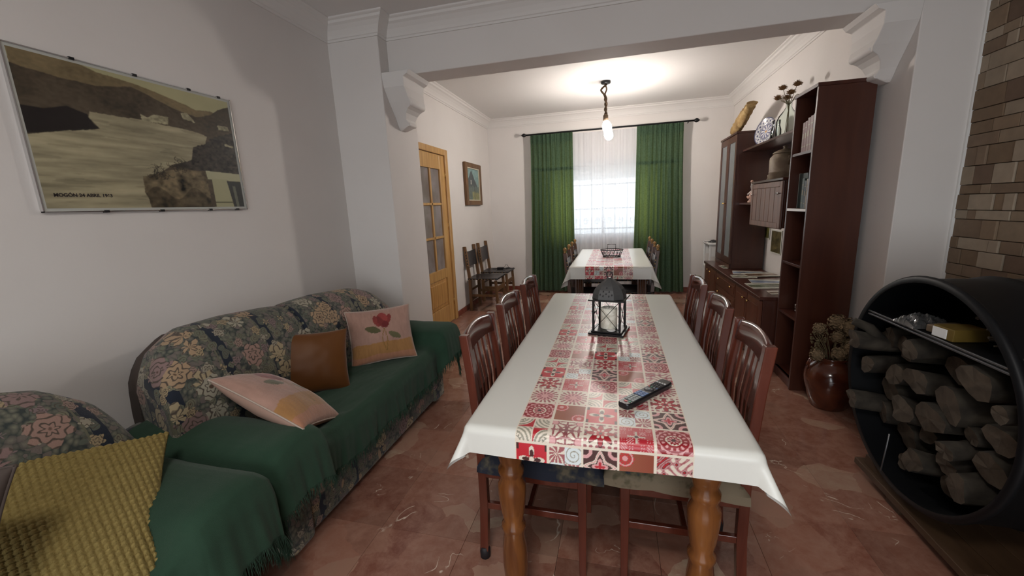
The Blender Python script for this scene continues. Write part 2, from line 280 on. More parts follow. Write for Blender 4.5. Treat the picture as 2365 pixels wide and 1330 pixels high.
# ------------------------------------------------------------------ mesh tools
class MB:
    def __init__(s): s.v = []; s.f = []; s.m = []; s.sm = []
    def add(s, vs, fs, mi=0, smooth=False):
        n = len(s.v); s.v += [tuple(map(float, p)) for p in vs]; s.f += [tuple(i+n for i in f) for f in fs]; s.m += [mi]*len(fs); s.sm += [smooth]*len(fs); return s
    def box(s, x0, x1, y0, y1, z0, z1, mi=0, M=None):
        vs = [Vector((x, y, z)) for z in (z0, z1) for y in (y0, y1) for x in (x0, x1)]
        if M is not None: vs = [M @ p for p in vs]
        return s.add(vs, [(0, 2, 3, 1), (4, 5, 7, 6), (0, 1, 5, 4), (2, 6, 7, 3), (0, 4, 6, 2), (1, 3, 7, 5)], mi)
    def loft(s, rings, mi=0, smooth=True, cap=True, closed=True):
        n = len(rings[0]); vs = [p for r in rings for p in r]; fs = []
        for i in range(len(rings)-1):
            for j in range(n if closed else n-1):
                k = (j+1) % n; fs.append((i*n+j, i*n+k, (i+1)*n+k, (i+1)*n+j))
        s.add(vs, fs, mi, smooth)
        if cap and closed:
            b = len(s.v)-len(vs); s.f.append(tuple(b+j for j in reversed(range(n)))); s.f.append(tuple(b+(len(rings)-1)*n+j for j in range(n))); s.m += [mi]*2; s.sm += [False]*2
        return s
    def lathe(s, prof, c=(0, 0, 0), n=24, mi=0, axis='z', cap=True):
        rings = []
        for r, z in prof:
            rg = []
            for i in range(n):
                a = 2*PI*i/n; p = (r*math.cos(a), r*math.sin(a), z)
                if axis == 'x': p = (p[2], p[0], p[1])
                if axis == 'y': p = (p[0], p[2], -p[1])
                rg.append((p[0]+c[0], p[1]+c[1], p[2]+c[2]))
            rings.append(rg)
        return s.loft(rings, mi, True, cap)
    def tube(s, pts, r, n=8, mi=0):
        pts = [Vector(p) for p in pts]; rings = []; N = len(pts); ref = None
        for i, p in enumerate(pts):
            t = (pts[min(i+1, N-1)]-pts[max(i-1, 0)])
            t = t.normalized() if t.length > 1e-9 else Vector((0, 0, 1))
            if ref is None: ref = Vector((0, 0, 1)) if abs(t.z) < .9 else Vector((1, 0, 0))
            a = t.cross(ref).normalized(); b = t.cross(a).normalized(); ref = -b if False else ref
            rr = r[i] if isinstance(r, (list, tuple)) else r
            rings.append([p + rr*(math.cos(2*PI*k/n)*a + math.sin(2*PI*k/n)*b) for k in range(n)])
        return s.loft(rings, mi)
    def bar(s, a, b, w, d, ref=(0, 0, 1), mi=0, w2=None, d2=None):
        a = Vector(a); b = Vector(b); t = (b-a).normalized(); ref = Vector(ref)
        u = t.cross(ref).normalized(); v = u.cross(t).normalized(); w2 = w2 or w; d2 = d2 or d
        rings = [[p+u*sx*ww/2+v*sy*dd/2 for sx, sy in ((-1, -1), (1, -1), (1, 1), (-1, 1))] for p, ww, dd in ((a, w, d), (b, w2, d2))]
        return s.loft(rings, mi, False)
    def ball(s, c, r, n=10, mi=0, sc=(1, 1, 1)):
        m = max(4, n//2); rings = []
        for i in range(m+1):
            a = -PI/2+PI*i/m; rr = max(1e-4, math.cos(a))
            rings.append([(c[0]+sc[0]*r*rr*math.cos(2*PI*j/n), c[1]+sc[1]*r*rr*math.sin(2*PI*j/n), c[2]+sc[2]*r*math.sin(a)) for j in range(n)])
        return s.loft(rings, mi)
    def build(s, name, mats, parent=None, bevel=0., kind=None, label=None, cat=None, group=None, subsurf=0):
        me = bpy.data.meshes.new(name); me.from_pydata(s.v, [], s.f)
        for m in (mats if isinstance(mats, (list, tuple)) else [mats]): me.materials.append(m)
        me.polygons.foreach_set('material_index', s.m); me.polygons.foreach_set('use_smooth', s.sm)
        me.validate(); me.update()
        o = bpy.data.objects.new(name, me); COL.objects.link(o)
        if parent: o.parent = parent
        if bevel: b = o.modifiers.new('bevel', 'BEVEL'); b.width = bevel; b.segments = 2; b.limit_method = 'ANGLE'; b.angle_limit = .6
        if subsurf: b = o.modifiers.new('sub', 'SUBSURF'); b.levels = subsurf; b.render_levels = subsurf
        return tag(o, label, cat, group, kind)
def tag(o, label=None, cat=None, group=None, kind=None):
    if label: o['label'] = label
    if cat: o['category'] = cat
    if group: o['group'] = group
    if kind: o['kind'] = kind
    return o
def thing(name, label, cat, loc=(0, 0, 0), rz=0., group=None, M=None):
    o = bpy.data.objects.new(name, None); COL.objects.link(o); o.empty_display_size = .05
    if M is not None: o.matrix_world = M
    else: o.location = loc; o.rotation_euler = (0, 0, rz)
    return tag(o, label, cat, group)
def copy_tree(o, parent=None, **kw):
    c = o.copy(); COL.objects.link(c)
    if parent: c.parent = parent; c.matrix_parent_inverse = Matrix()
    for k, v in kw.items(): c[k] = v
    for ch in list(o.children): copy_tree(ch, c)
    return c
def box(name, m, x0, x1, y0, y1, z0, z1, parent=None, bevel=0., **kw):
    return MB().box(x0, x1, y0, y1, z0, z1).build(name, m, parent, bevel, **kw)
def struct(name, mb, m, parent=None, **kw): return mb.build(name, m, parent, kind='structure' if not parent else None, **kw)
def gridmesh(name, P, m, parent=None, closeu=False, closev=False, col=None, smooth=True, **kw):
    """P (n,m,3) array -> grid mesh, optional vertex colours (linear)"""
    n, k = P.shape[:2]; idx = np.arange(n*k).reshape(n, k)
    if closeu: idx = np.vstack([idx, idx[:1]])
    if closev: idx = np.hstack([idx, idx[:, :1]])
    q = np.stack([idx[:-1, :-1], idx[1:, :-1], idx[1:, 1:], idx[:-1, 1:]], -1).reshape(-1, 4)
    me = bpy.data.meshes.new(name); me.vertices.add(n*k); me.vertices.foreach_set('co', P.reshape(-1).astype(np.float32))
    me.loops.add(q.size); me.loops.foreach_set('vertex_index', q.reshape(-1).astype(np.int32)); me.polygons.add(len(q))
    me.polygons.foreach_set('loop_start', (np.arange(len(q))*4).astype(np.int32)); me.polygons.foreach_set('loop_total', np.full(len(q), 4, np.int32))
    me.update(calc_edges=True); me.validate()
    me.polygons.foreach_set('use_smooth', [smooth]*len(me.polygons))
    if col is not None:
        a = me.color_attributes.new('Col', 'FLOAT_COLOR', 'POINT'); c = np.ones((n*k, 4), np.float32); c[:, :3] = col.reshape(-1, 3); a.data.foreach_set('color', c.reshape(-1))
    me.materials.append(m); o = bpy.data.objects.new(name, me); COL.objects.link(o)
    if parent: o.parent = parent
    return tag(o, kw.get('label'), kw.get('cat'), kw.get('group'), kw.get('kind'))
def frame(origin, X, Y):
    X = Vector(X).normalized(); Zv = X.cross(Vector(Y)).normalized(); Yv = Zv.cross(X)
    return Matrix(((X.x, Yv.x, Zv.x, origin[0]), (X.y, Yv.y, Zv.y, origin[1]), (X.z, Yv.z, Zv.z, origin[2]), (0, 0, 0, 1)))
def vnoise(x, y, seed=0):
    """smooth value noise in numpy, roughly -1..1"""
    g = np.random.RandomState(seed).rand(64, 64)*2-1
    xi = np.floor(x).astype(int); yi = np.floor(y).astype(int); fx = x-xi; fy = y-yi; fx = fx*fx*(3-2*fx); fy = fy*fy*(3-2*fy)
    a = g[xi % 64, yi % 64]; b = g[(xi+1) % 64, yi % 64]; c = g[xi % 64, (yi+1) % 64]; d = g[(xi+1) % 64, (yi+1) % 64]
    return (a*(1-fx)+b*fx)*(1-fy)+(c*(1-fx)+d*fx)*fy
def fbm(x, y, seed=0, o=4):
    s = 0; a = 1.; t = 0
    for i in range(o): s = s+a*vnoise(x*2**i, y*2**i, seed+i); t += a; a *= .5
    return s/t
def inpoly(x, y, P):
    ins = np.zeros(x.shape, bool); n = len(P)
    for i in range(n):
        (x0, y0), (x1, y1) = P[i], P[(i+1) % n]
        c = ((y0 > y) != (y1 > y))
        ins ^= c & (x < (x1-x0)*(y-y0)/(y1-y0+1e-12)+x0)
    return ins

# ================================================================== THE ROOM
ZC = 2.78; ZB = 2.41; YB0, YB1 = 3.0, 3.23
XN, XF = -2.10, -1.68          # near left wall, pillar side
XL, XR, XK = -2.03, 1.59, 1.88   # far left wall, right wall, stone chimney face
YW = 6.60; YR = -2.60
fl = struct('floor', MB().box(-2.3, 2.1, YR-.3, YW+.1, -.10, -.012), mortar)
TS = .40
tmesh = None
ty = YR
pieces = 0
for i in range(11):
    for j in range(24):
        x0 = -2.22+i*TS; y0 = -2.62+j*TS
        if x0 > 1.95 or y0 > YW-.02 or y0+TS < .2: continue
        if tmesh is None:
            t = MB(); e = .0006; r_ = .0008
            t.box(e, TS-e, e, TS-e, -.012, 0); o = t.build('tile', marb, fl, bevel=r_); tmesh = o
        else: o = tmesh.copy(); COL.objects.link(o); o.parent = fl
        o.location = (x0, y0, 0)
MB().box(-2.22, 2.1, YR-.1, -2.62+7*TS-.0006, -.012, 0).build('tile', marb, fl)
struct('ceiling', MB().box(-2.3, 2.1, YR-.3, YW+.3, ZC, ZC+.15), ceilp)
struct('wall_left', MB().box(XN-.2, XN, YR-.2, 2.885, 0, ZC), wallp)
struct('trim_1', MB().box(XN-.2, XF, 2.885, 3.40, 0, ZC), wallp, bevel=.006, label='white pillar beside the green covered sofa')
# far left wall with door opening y 3.98..4.72
DY0, DY1, DZ = 3.95, 4.73, 2.045
w = MB(); w.box(XL-.2, XL, 3.40, DY0, 0, ZC); w.box(XL-.2, XL, DY1, YW, 0, ZC); w.box(XL-.2, XL, DY0, DY1, DZ, ZC); struct('wall_left_far', w, wallp)
w = MB(); WX0, WX1, WZ0, WZ1 = -1.0, .60, .88, 2.05
w.box(-2.3, WX0, YW, YW+.25, 0, ZC); w.box(WX1, 2.1, YW, YW+.25, 0, ZC); w.box(WX0, WX1, YW, YW+.25, 0, WZ0); w.box(WX0, WX1, YW, YW+.25, WZ1, ZC)
struct('wall_back', w, wallp)
struct('wall_right_far', MB().box(XR, XR+.5, 2.90, YW, 0, ZC), wallp, bevel=.005)
chim = struct('wall_right', MB().box(XK+.03, XK+.25, YR-.2, 2.90, 0, ZC), mortar)
w = MB(); w.box(-2.3, -1.2, YR-.2, YR, 0, ZC); w.box(1.6, 2.1, YR-.2, YR, 0, ZC); w.box(-1.2, 1.6, YR-.2, YR, 2.3, ZC); w.box(-1.2, 1.6, YR-.2, YR, 0, .12)
struct('wall_near', w, wallp)
struct('trim_2', MB().box(XF, XR, YB0, YB1, ZB, ZC), wallp, bevel=.006, label='white ceiling beam across the room')

# stone cladding on the chimney breast, stone by stone
cl = None; meshes = []
r = random.Random(3); zz = .55; nb = 0
while zz < 2.66:
    h = r.choice((.05, .065, .085, .10)); yy = 2.898
    band = 1.58 < zz < 1.66
    while yy > 1.9:
        L_ = r.choice((.06, .09, .12, .15, .20)) if not band else .2
        L_ = min(L_, max(.03, yy-1.9)) if yy-L_ < 1.87 else L_
        d = r.uniform(-.004, .006); j = r.uniform(-.003, .003)
        b_ = MB().box(XK-.004+d, XK+.032, yy-L_+.0015, yy-.0015, zz+.0015, min(2.665, zz+h-.0015)); o = b_.build('brick', brickm, chim, bevel=.003); nb += 1
        yy -= L_
    zz += h
m_ = MB(); zz = .0
while zz < 2.66:
    h = r.choice((.06, .075)); yy = 1.87
    while yy > -.6:
        L_ = r.choice((.10, .14, .19)); m_.box(XK-.004+r.uniform(-.004, .006), XK+.032, yy-L_+.0015, yy-.0015, zz+.0015, zz+h-.0015); yy -= L_
    zz += h
tag(m_.build('brick_facing', brickm, chim), kind='stuff')
box('corner_bead', white, XK-.012, XK+.002, 2.888, 2.9, 0, 2.66, chim)

# cornices: profile swept along the walls (offset from wall, z)
def cornice(name, path, closed=False, label=None):
    prof = [(0, 2.655), (.010, 2.655), (.013, 2.668), (.020, 2.672), (.028, 2.69), (.045, 2.715), (.068, 2.738), (.085, 2.748), (.092, 2.762), (.105, 2.768), (.11, 2.772), (.11, ZC+.005), (0, ZC+.005)]
    n = len(path); rings = []
    for i, p in enumerate(path):
        p = Vector((p[0], p[1]))
        def nrm(a, b): d = (Vector(b)-Vector(a)).normalized(); return Vector((d.y, -d.x))
        ns = []
        if i > 0: ns.append(nrm(path[i-1], path[i]))
        if i < n-1: ns.append(nrm(path[i], path[i+1]))
        if len(ns) == 2: m = (ns[0]+ns[1]).normalized(); m = m/max(.3, m.dot(ns[0]))
        else: m = ns[0]
        rings.append([(p.x+m.x*o_, p.y+m.y*o_, z_) for o_, z_ in prof])
    return struct(name, MB().loft(rings, 0, False), stucco)
cornice('trim_3', [(XN, YR), (XN, 2.885), (XF, 2.885), (XF, YB0), (XR, YB0), (XR, 2.90), (XK, 2.90)])
cornice('trim_4', [(XR, YB1), (XF, YB1), (XF, 3.40), (XL, 3.40), (XL, YW), (XR, YW), (XR, YB1)])

# corbels under the beam
def corbel(name, sgn, xw, label):
    # sections top->bottom : z, reach from wall, y0, y1
    P = [(2.41, .225, 2.888, 3.232), (2.385, .205, 2.889, 3.232), (2.37, .172, 2.89, 3.23), (2.31, .165, 2.905, 3.23), (2.25, .168, 2.945, 3.228), (2.22, .175, 2.965, 3.225), (2.195, .165, 2.985, 3.22), (2.175, .130, 3.0, 3.215),
         (2.15, .105, 3.02, 3.21), (2.11, .085, 3.05, 3.20), (2.085, .095, 3.065, 3.195), (2.07, .095, 3.075, 3.19), (2.055, .06, 3.085, 3.185), (2.04, .02, 3.10, 3.18)]
    rings = [[(xw, a, z), (xw+sgn*d, a, z), (xw+sgn*d, b, z), (xw, b, z)] for z, d, a, b in P]
    s = MB().loft(rings, 0, False)
    # scroll rolls and a molding on top
    s.lathe([(.026, 2.995), (.026, 3.225)], (xw+sgn*.150, 0, 2.215), 14, 0, 'y')
    s.lathe([(.016, 3.075), (.016, 3.195)], (xw+sgn*.085, 0, 2.08), 12, 0, 'y')
    return struct(name, s, stucco, bevel=.004)
corbel('trim_5', 1, XF, 'left'); corbel('trim_6', -1, XR, 'right')
# skirting
def skirting(name, x0, x1, y0, y1): struct(name, MB().box(x0, x1, y0, y1, 0, .075), skirt, bevel=.002)
skirting('baseboard_left', XL, XL+.012, DY1+.07, YW); skirting('baseboard_back', XL+.012, XR-.012, YW-.012, YW)
skirting('baseboard_right', XR-.012, XR, 2.888, YW-.012); skirting('baseboard_pillar', XF, XF+.012, 2.885, 3.40)
skirting('baseboard_near', XN, XN+.012, YR, 2.885); skirting('baseboard_corner', XR-.012, XK-.01, 2.888, 2.90)

# ------------------------------------------------------------------ pine door
d = thing('door_1', 'varnished pine door with six frosted panes beside the pillar', 'door', (XL, 0, 0)); d['kind'] = 'structure'
c = MB(); c.box(-.02, .025, DY0-.08, DY0, 0, DZ+.07); c.box(-.02, .025, DY1, DY1+.08, 0, DZ+.07); c.box(-.02, .025, DY0, DY1, DZ, DZ+.07); c.build('door_frame', pine, d, .006)
c = MB(); ly0, ly1 = DY0+.004, DY1-.004; py0, pym, py1 = DY0+.11, (DY0+DY1)/2-.0, DY1-.11
py0, py1 = 4.07, 4.59
st = [.0, .215, .60, .70, 1.86, 2.04]
x0, x1 = -.035, .005
c.box(x0, x1, ly0, py0, .008, DZ-.004); c.box(x0, x1, py1, ly1, .008, DZ-.004)
c.box(x0, x1, py0, py1, .008, .235); c.box(x0, x1, py0, py1, .585, .70); c.box(x0, x1, py0, py1, 1.875, DZ-.004)
c.box(x0+.004, x1-.004, 4.312, 4.348, .70, 1.875)
for zb in (1.085, 1.475): c.box(x0+.004, x1-.004, py0, py1, zb-.014, zb+.014)
c.build('door_leaf', pine, d, .004)
c = MB(); c.box(-.028, -.006, py0, py1, .235, .585); c.box(-.03, .001, py0+.05, py1-.05, .275, .545); c.build('lower_panel', pineh, d, .01)
for y_a, y_b in ((py0, 4.312), (4.348, py1)):
    for z_a, z_b in ((.70, 1.071), (1.099, 1.461), (1.489, 1.875)): box('pane', frost, -.022, -.016, y_a, y_b, z_a, z_b, d)
for zh in (.25, 1.2, 1.82): MB().lathe([(.007, zh-.04), (.007, zh+.04)], (.008, DY1-.002, 0), 8).build('hinge', brass, d)

# ------------------------------------------------------------------ window
wn = thing('window_1', 'white barred window behind the sheer curtain', 'window'); wn['kind'] = 'structure'
c = MB(); ft = .05
for a in (WX0, -.225, WX1-ft): c.box(a, a+ft, YW+.09, YW+.14, WZ0, WZ1)
c.box(WX0, WX1, YW+.088, YW+.142, WZ0, WZ0+ft); c.box(WX0, WX1, YW+.088, YW+.142, WZ1-ft, WZ1)
c.build('window_frame', alu, wn, .004)
box('pane', pane, WX0+ft, -.225, YW+.112, YW+.118, WZ0+ft, WZ1-ft, wn); box('pane', pane, -.175, WX1-ft, YW+.112, YW+.118, WZ0+ft, WZ1-ft, wn)
box('window_sill', skirt, WX0-.03, WX1+.03, YW-.03, YW+.09, WZ0-.03, WZ0, wn, .004)
sl = None
for k in range(7):
    z0 = 1.775+k*.04
    if sl is None: sl = MB().box(WX0, WX1, YW+.16, YW+.172, 0, .038).build('shutter_slat', white, wn, .003)
    else: sl = sl.copy(); COL.objects.link(sl)
    sl.location = (0, 0, z0)
gr = MB()
for k in range(9):
    x = WX0+.06+k*.185; gr.tube([(x, YW+.22, WZ0), (x, YW+.22, WZ1)], .007, 6)
for z in (1.0, 1.32, 1.70): gr.box(WX0, WX1, YW+.214, YW+.226, z-.01, z+.01)
for k in range(8):
    x = WX0+.15+k*.185
    gr.tube([(x+.045*math.cos(a)*(1-a/14), YW+.22, 1.12+.06*math.sin(a)*(1-a/14)) for a in np.linspace(0, 9, 20)], .005, 5)
gr.build('window_grille', iron, wn)

# ------------------------------------------------------------------ curtains
cr_ = thing('curtain_rod', 'dark iron curtain rod with arrow finials above the window', 'curtain rod', (0, 6.45, 2.485))
MB().tube([(-1.36, 0, 0), (1.05, 0, 0)], .0125, 10).build('rod', iron, cr_)
for sg, x in ((-1, -1.36), (1, 1.05)):
    MB().lathe([(.012, 0), (.022, .012), (.03, .03), (.026, .05), (.004, .075)] if sg > 0 else [(.004, -.075), (.026, -.05), (.03, -.03), (.022, -.012), (.012, 0)], (x, 0, 0), 10, 0, 'x').build('finial', iron, cr_)
for x in (-1.30, -.17, .99): MB().tube([(x, 0, 0), (x, .15, 0)], .008, 6).build('bracket', iron, cr_)
def curtain(name, label, m, x0, x1, y, z0, z1, folds, amp, seed, head=True, flare=(0, 0), cat='curtain', ring=True):
    n, k = 150, 60; u = np.linspace(0, 1, n)[:, None]; v = np.linspace(0, 1, k)[None, :]
    R = np.random.RandomState(seed); ph = R.rand(6)*6.28
    z = z0+(z1-z0)*v; low = 1-v
    wv = np.sin(2*PI*folds*u+.8*np.sin(2*PI*u*1.7+ph[0])+.25*np.sin(3*v+ph[1]))*.75+.35*np.sin(2*PI*folds*.53*u+ph[2]+.8*low)
    a = amp*(.38+.62*np.clip(low*1.4, 0, 1))
    X = x0-flare[0]*low**1.5+(x1-x0+(flare[0]+flare[1])*low**1.5)*(u+.006*np.sin(2*PI*folds*u*2)); Y = y+a*wv
    if head: Y = Y+.006*np.sin(2*PI*folds*3.3*u)*np.clip((v-.85)/.1, 0, 1)
    Zz = z+0*u
    P = np.stack([X+0*v, Y, Zz], -1)
    t = thing(name, label, cat)
    gridmesh('cloth', P, m, t)
    if head:
        hb = np.stack([X+0*v, Y-.004-.006*np.abs(np.sin(2*PI*folds*2.2*u)), Zz], -1)[:, -4:]
        gridmesh('pleated_heading', hb, m, t)
        gridmesh('seam', np.stack([X+0*v, Y-.003, Zz], -1)[:, 46:48]*np.array([1, 1, 1]), MATS['brown_backing_cloth'] if False else m, t)
    return t
curtain('curtain', 'dark green patterned curtain at the left of the window', curtm, -1.29, -.64, 6.43, .035, 2.47, 9, .036, 1, True, (.05, .02))
curtain('curtain', 'dark green patterned curtain at the right of the window', curtm, .285, .915, 6.43, .035, 2.47, 9, .036, 5, True, (.03, .085))
curtain('sheer_curtain', 'white sheer curtain between the green curtains', sheer, -.67, .32, 6.50, .05, 2.46, 12, .022, 9, False)

# ------------------------------------------------------------------ pendant lamp
lp = thing('pendant_lamp', 'rope pendant lamp with one glowing bulb hanging before the window', 'lamp', (-.125, 5.15, ZC))
MB().lathe([(.001, -.03), (.05, -.028), (.056, -.02), (.056, 0)], n=20).build('ceiling_plate', ebony, lp)
def helix(r0, z0, z1, turns, ph, n=60, bulge=None):
    return [(r0*math.cos(ph+2*PI*turns*t)+(bulge(t) if bulge else 0), r0*math.sin(ph+2*PI*turns*t), z0+(z1-z0)*t) for t in np.linspace(0, 1, n)]
bl = lambda t: -.045*math.sin(PI*min(1, t/.42)) if t < .42 else .0
MB().tube(helix(.011, -.03, -.38, 3.2, 0, 60, bl), .011, 7).build('rope', rope, lp)
MB().tube(helix(.009, -.03, -.38, 3.2, PI, 60), .009, 7).build('rope', rope, lp)
MB().lathe([(.018, -.36), (.028, -.37), (.03, -.43), (.024, -.44)], n=14).build('socket', rope, lp)
bulbm = mk('glowing_bulb', (1, .9, .75), .4, emit=(1, .92, .85), estr=BULB)
M_ = Matrix.Translation((0, 0, -.43)) @ Matrix.Rotation(math.radians(-12), 4, 'Y')
b_ = MB().lathe([(.001, -.225), (.028, -.215), (.045, -.19), (.05, -.16), (.046, -.13), (.046, -.115), (.051, -.09), (.051, -.055), (.038, -.022), (.02, -.002)], n=20)
b_.v = [tuple(M_ @ Vector(p)) for p in b_.v]; b_.build('bulb', bulbm, lp)

# ================================================================== big framed photograph on the near wall
def lin(c): c = np.array(c, float)/255.; return np.where(c <= .04045, c/12.92, ((c+.055)/1.055)**2.4)
def river_print():
    n, k = 420, 290; U, V = np.meshgrid(np.linspace(0, 1, n), np.linspace(0, 1, k), indexing='ij')
    nz = fbm(U*9, V*9, 4, 5); fine = fbm(U*60, V*60, 9, 3)
    C = np.zeros((n, k, 3)); C[:] = lin((172, 160, 118))
    sky = lin((186, 178, 138)); C[:] = sky*(1+.1*nz[..., None])
    far = [(0, 0), (0, 1.1), (.175, 1.02), (.3, .972), (.484, .955), (.66, .912), (.778, .865), (.871, .875), (1.01, .80), (1.01, 0)]
    m = inpoly(U+.004*fine, V+.012*nz, far); C[m] = (lin((132, 114, 84))*(1+.3*nz[..., None]+.25*fine[..., None]))[m]
    mid = [(0, 0), (0, .90), (.17, .875), (.288, .868), (.447, .93), (.543, .886), (.649, .832), (.775, .80), (.87, .84), (.92, .90), (1.01, .955), (1.01, 0)]
    m = inpoly(U, V+.015*nz, mid); C[m] = (lin((84, 72, 58))*(1+.45*nz[..., None]+.4*fine[..., None]))[m]
    m = inpoly(U+.01*nz, V+.01*nz, [(-.1, .47), (-.1, .66), (.08, .66), (.16, .70), (.235, .67), (.25, .6), (.28, .571), (.007, .484)]); C[m] = (lin((40, 33, 32))*(1+.15*fine[..., None]))[m]
    riv = [(-.1, 0), (-.1, .47), (.007, .478), (.14, .53), (.27, .571), (.253, .611), (.235, .644), (.246, .686), (.32, .684), (.468, .69), (.589, .678), (.709, .673), (.78, .66), (.819, .637), (.801, .57), (.724, .53), (.7, .415), (.586, .364), (.523, .298), (.415, .243), (.41, .12), (.434, -.05)]
    ww = fbm(U*5, V*34, 21, 4); m = inpoly(U+.006*nz, V+.006*fine, riv)
    C[m] = (lin((174, 162, 132))*(1+.45*ww[..., None]-.10*np.clip(.45-V, 0, 1)[..., None]+.05*fine[..., None]))[m]
    st = (fbm(U*7, V*46, 33, 2) > .42) & m; C[st] *= .80
    m = inpoly(U+.01*nz, V+.01*fine, [(.59, .36), (.7, .42), (.72, .53), (.80, .57), (.84, .63), (1.01, .72), (1.01, .31), (.76, .33), (.7, .32)]); C[m] = (lin((62, 54, 48))*(1+1.3*fine[..., None]))[m]
    m = inpoly(U+.008*nz, V+.008*nz, [(.415, .243), (.523, .30), (.62, .33), (.774, .32), (.77, -.02), (.434, -.02), (.405, .12)])
    C[m] = (lin((112, 97, 74))*(1+1.6*fbm(U*26, V*20, 40, 4)[..., None]))[m]
    m2 = m & (V < .12+.05*np.sin(U*30)); C[m2] *= .55
    for h in ([(.465, .735), (.50, .72), (.53, .75), (.607, .751), (.599, .692), (.467, .684)], [(.686, .809), (.72, .819), (.762, .747), (.688, .762)], [(.902, .762), (.973, .764), (.978, .725), (.907, .721)], [(.93, .60), (.99, .585), (.99, .57), (.93, .578)]):
        m = inpoly(U+.003*fine, V+.006*fine, h); C[m] = (lin((168, 158, 128))*(1+.5*fine[..., None]*1.4))[m]
    # bare branches
    R = np.random.RandomState(4)
    for _ in range(46):
        bx, by = (.50, .25) if _ % 2 else (.62, .32)
        a = R.uniform(.2, 2.9); L_ = R.uniform(.03, .10); t = ((U-bx)*math.cos(a)*.885+(V-by)*math.sin(a)*.595)/.7; dd = np.abs(-(U-bx)*math.sin(a)*.885+(V-by)*math.cos(a)*.595+.02*np.sin(t*60+_))
        C[(t > 0) & (t < L_) & (dd < .0016)] = lin((52, 44, 36))
    # light wall piece at the lower right
    for h, c_ in (([(.769, .33), (1.01, .319), (1.01, .245), (.775, .255)], (190, 184, 150)), ([(.80, .26), (.90, .26), (.925, -.02), (.80, -.02)], (182, 176, 140)), ([(.90, .245), (1.01, .24), (1.01, -.02), (.93, -.02)], (62, 62, 60)), ([(.935, .20), (.955, .20), (.965, -.02), (.945, -.02)], (120, 120, 105)), ([(.80, .05), (.918, .05), (.92, .038), (.80, .038)], (110, 104, 80))):
        C[inpoly(U, V, h)] = lin(c_)
    for _ in range(1):
        B = C.copy(); B[1:-1, 1:-1] = (C[1:-1, 1:-1]*2+C[:-2, 1:-1]+C[2:, 1:-1]+C[1:-1, :-2]+C[1:-1, 2:])/6; C = B
    return np.stack([0*U, U*.855, V*.565], -1), np.clip(C, 0, 1)
pf = thing('framed_photograph', 'large sepia photograph of a flooded river under glass above the sofa', 'picture', (XN+.002, 1.062, 1.455))
box('backing', mk('backing_board', (.2, .19, .17), .8), 0, .008, .002, .883, .002, .593, pf)
P_, C_ = river_print(); P_ = P_+np.array([.0095, .015, .015]); gridmesh('print', P_, photom, pf, col=C_)
box('mount', mk('mount_white', (.55, .54, .5), .6), .008, .0092, .004, .881, .004, .591, pf)
c = MB(); fw = .004
for a in ((0, .885, 0, fw), (0, .885, .595-fw, .595), (0, fw, 0, .595), (.885-fw, .885, 0, .595)): c.box(0, .014, a[0], a[1], a[2], a[3])
c.build('metal_edge', chrome, pf)
box('glass', pane, .0115, .0125, .004, .881, .004, .591, pf)
for y in (.2, .42, .66, .82):
    for z in (-.004, .589): box('clip', blackm, 0, .016, y-.008, y+.008, z, z+.01, pf)
def text(parent, s, size, loc, rot, m, ext=.0003):
    cu = bpy.data.curves.new('caption', 'FONT'); cu.body = s; cu.size = size; cu.extrude = ext; cu.align_x = 'LEFT'; cu.offset = .0006
    o = bpy.data.objects.new('caption', cu); COL.objects.link(o); o.location = loc; o.rotation_euler = rot
    bpy.context.view_layer.update(); me = bpy.data.meshes.new_from_object(o.evaluated_get(bpy.context.evaluated_depsgraph_get()))
    bpy.data.objects.remove(o); me.materials.clear(); me.materials.append(m)
    q = bpy.data.objects.new('caption', me); COL.objects.link(q); q.parent = parent; q.location = loc; q.rotation_euler = rot; return q
text(pf, 'MOGÓN 24 ABRIL 1963', .0185, (.0100, .043, .060), (PI/2, 0, PI/2), mk('print_ink', (.03, .02, .02), .6))

# small framed painting on the far left wall
pp = thing('framed_painting', 'small framed blue green mountain painting between door and window', 'picture', (XL+.002, 5.37, 1.455))
c = MB(); a, b, h = 0, .66, .585
c.box(0, .045, a, a+.075, 0, h); c.box(0, .045, b-.075, b, 0, h); c.box(0, .045, a+.075, b-.075, 0, .065); c.box(0, .045, a+.075, b-.075, h-.065, h); c.build('frame', rustic, pp, .01)
c = MB()
for q in ((.075, .087, .065, h-.065), (b-.087, b-.075, .065, h-.065), (.087, b-.087, .065, .077), (.087, b-.087, h-.077, h-.065)): c.box(0, .036, *q)
c.build('slip', mk('pale_slip', (.55, .5, .38), .5), pp)
n, k = 90, 90; U, V = np.meshgrid(np.linspace(0, 1, n), np.linspace(0, 1, k), indexing='ij'); C = np.zeros((n, k, 3)); C[:] = lin((122, 152, 150))
nz = fbm(U*7, V*7, 2, 4); m = V < .95-1.0*np.abs(U-.38)+.05*nz; C[m] = lin((62, 74, 76)); C[V < .45+.1*nz] = lin((84, 100, 94)); C[inpoly(U, V, [(.3, .5), (.36, .5), (.37, .64), (.31, .64)])] = lin((205, 205, 190)); C[(V < .22+.15*np.abs(nz)) & (U > .4)] = lin((128, 128, 84))
C = C*(1+.35*fbm(U*14, V*14, 8, 3)[..., None]); m = np.abs(U-.62) < .03; C[m & (V < .45)] *= .5
gridmesh('canvas', np.stack([0*U+.02, .087+U*(b-.174), .077+V*(h-.154)], -1), photom, pp, col=np.clip(C, 0, 1))

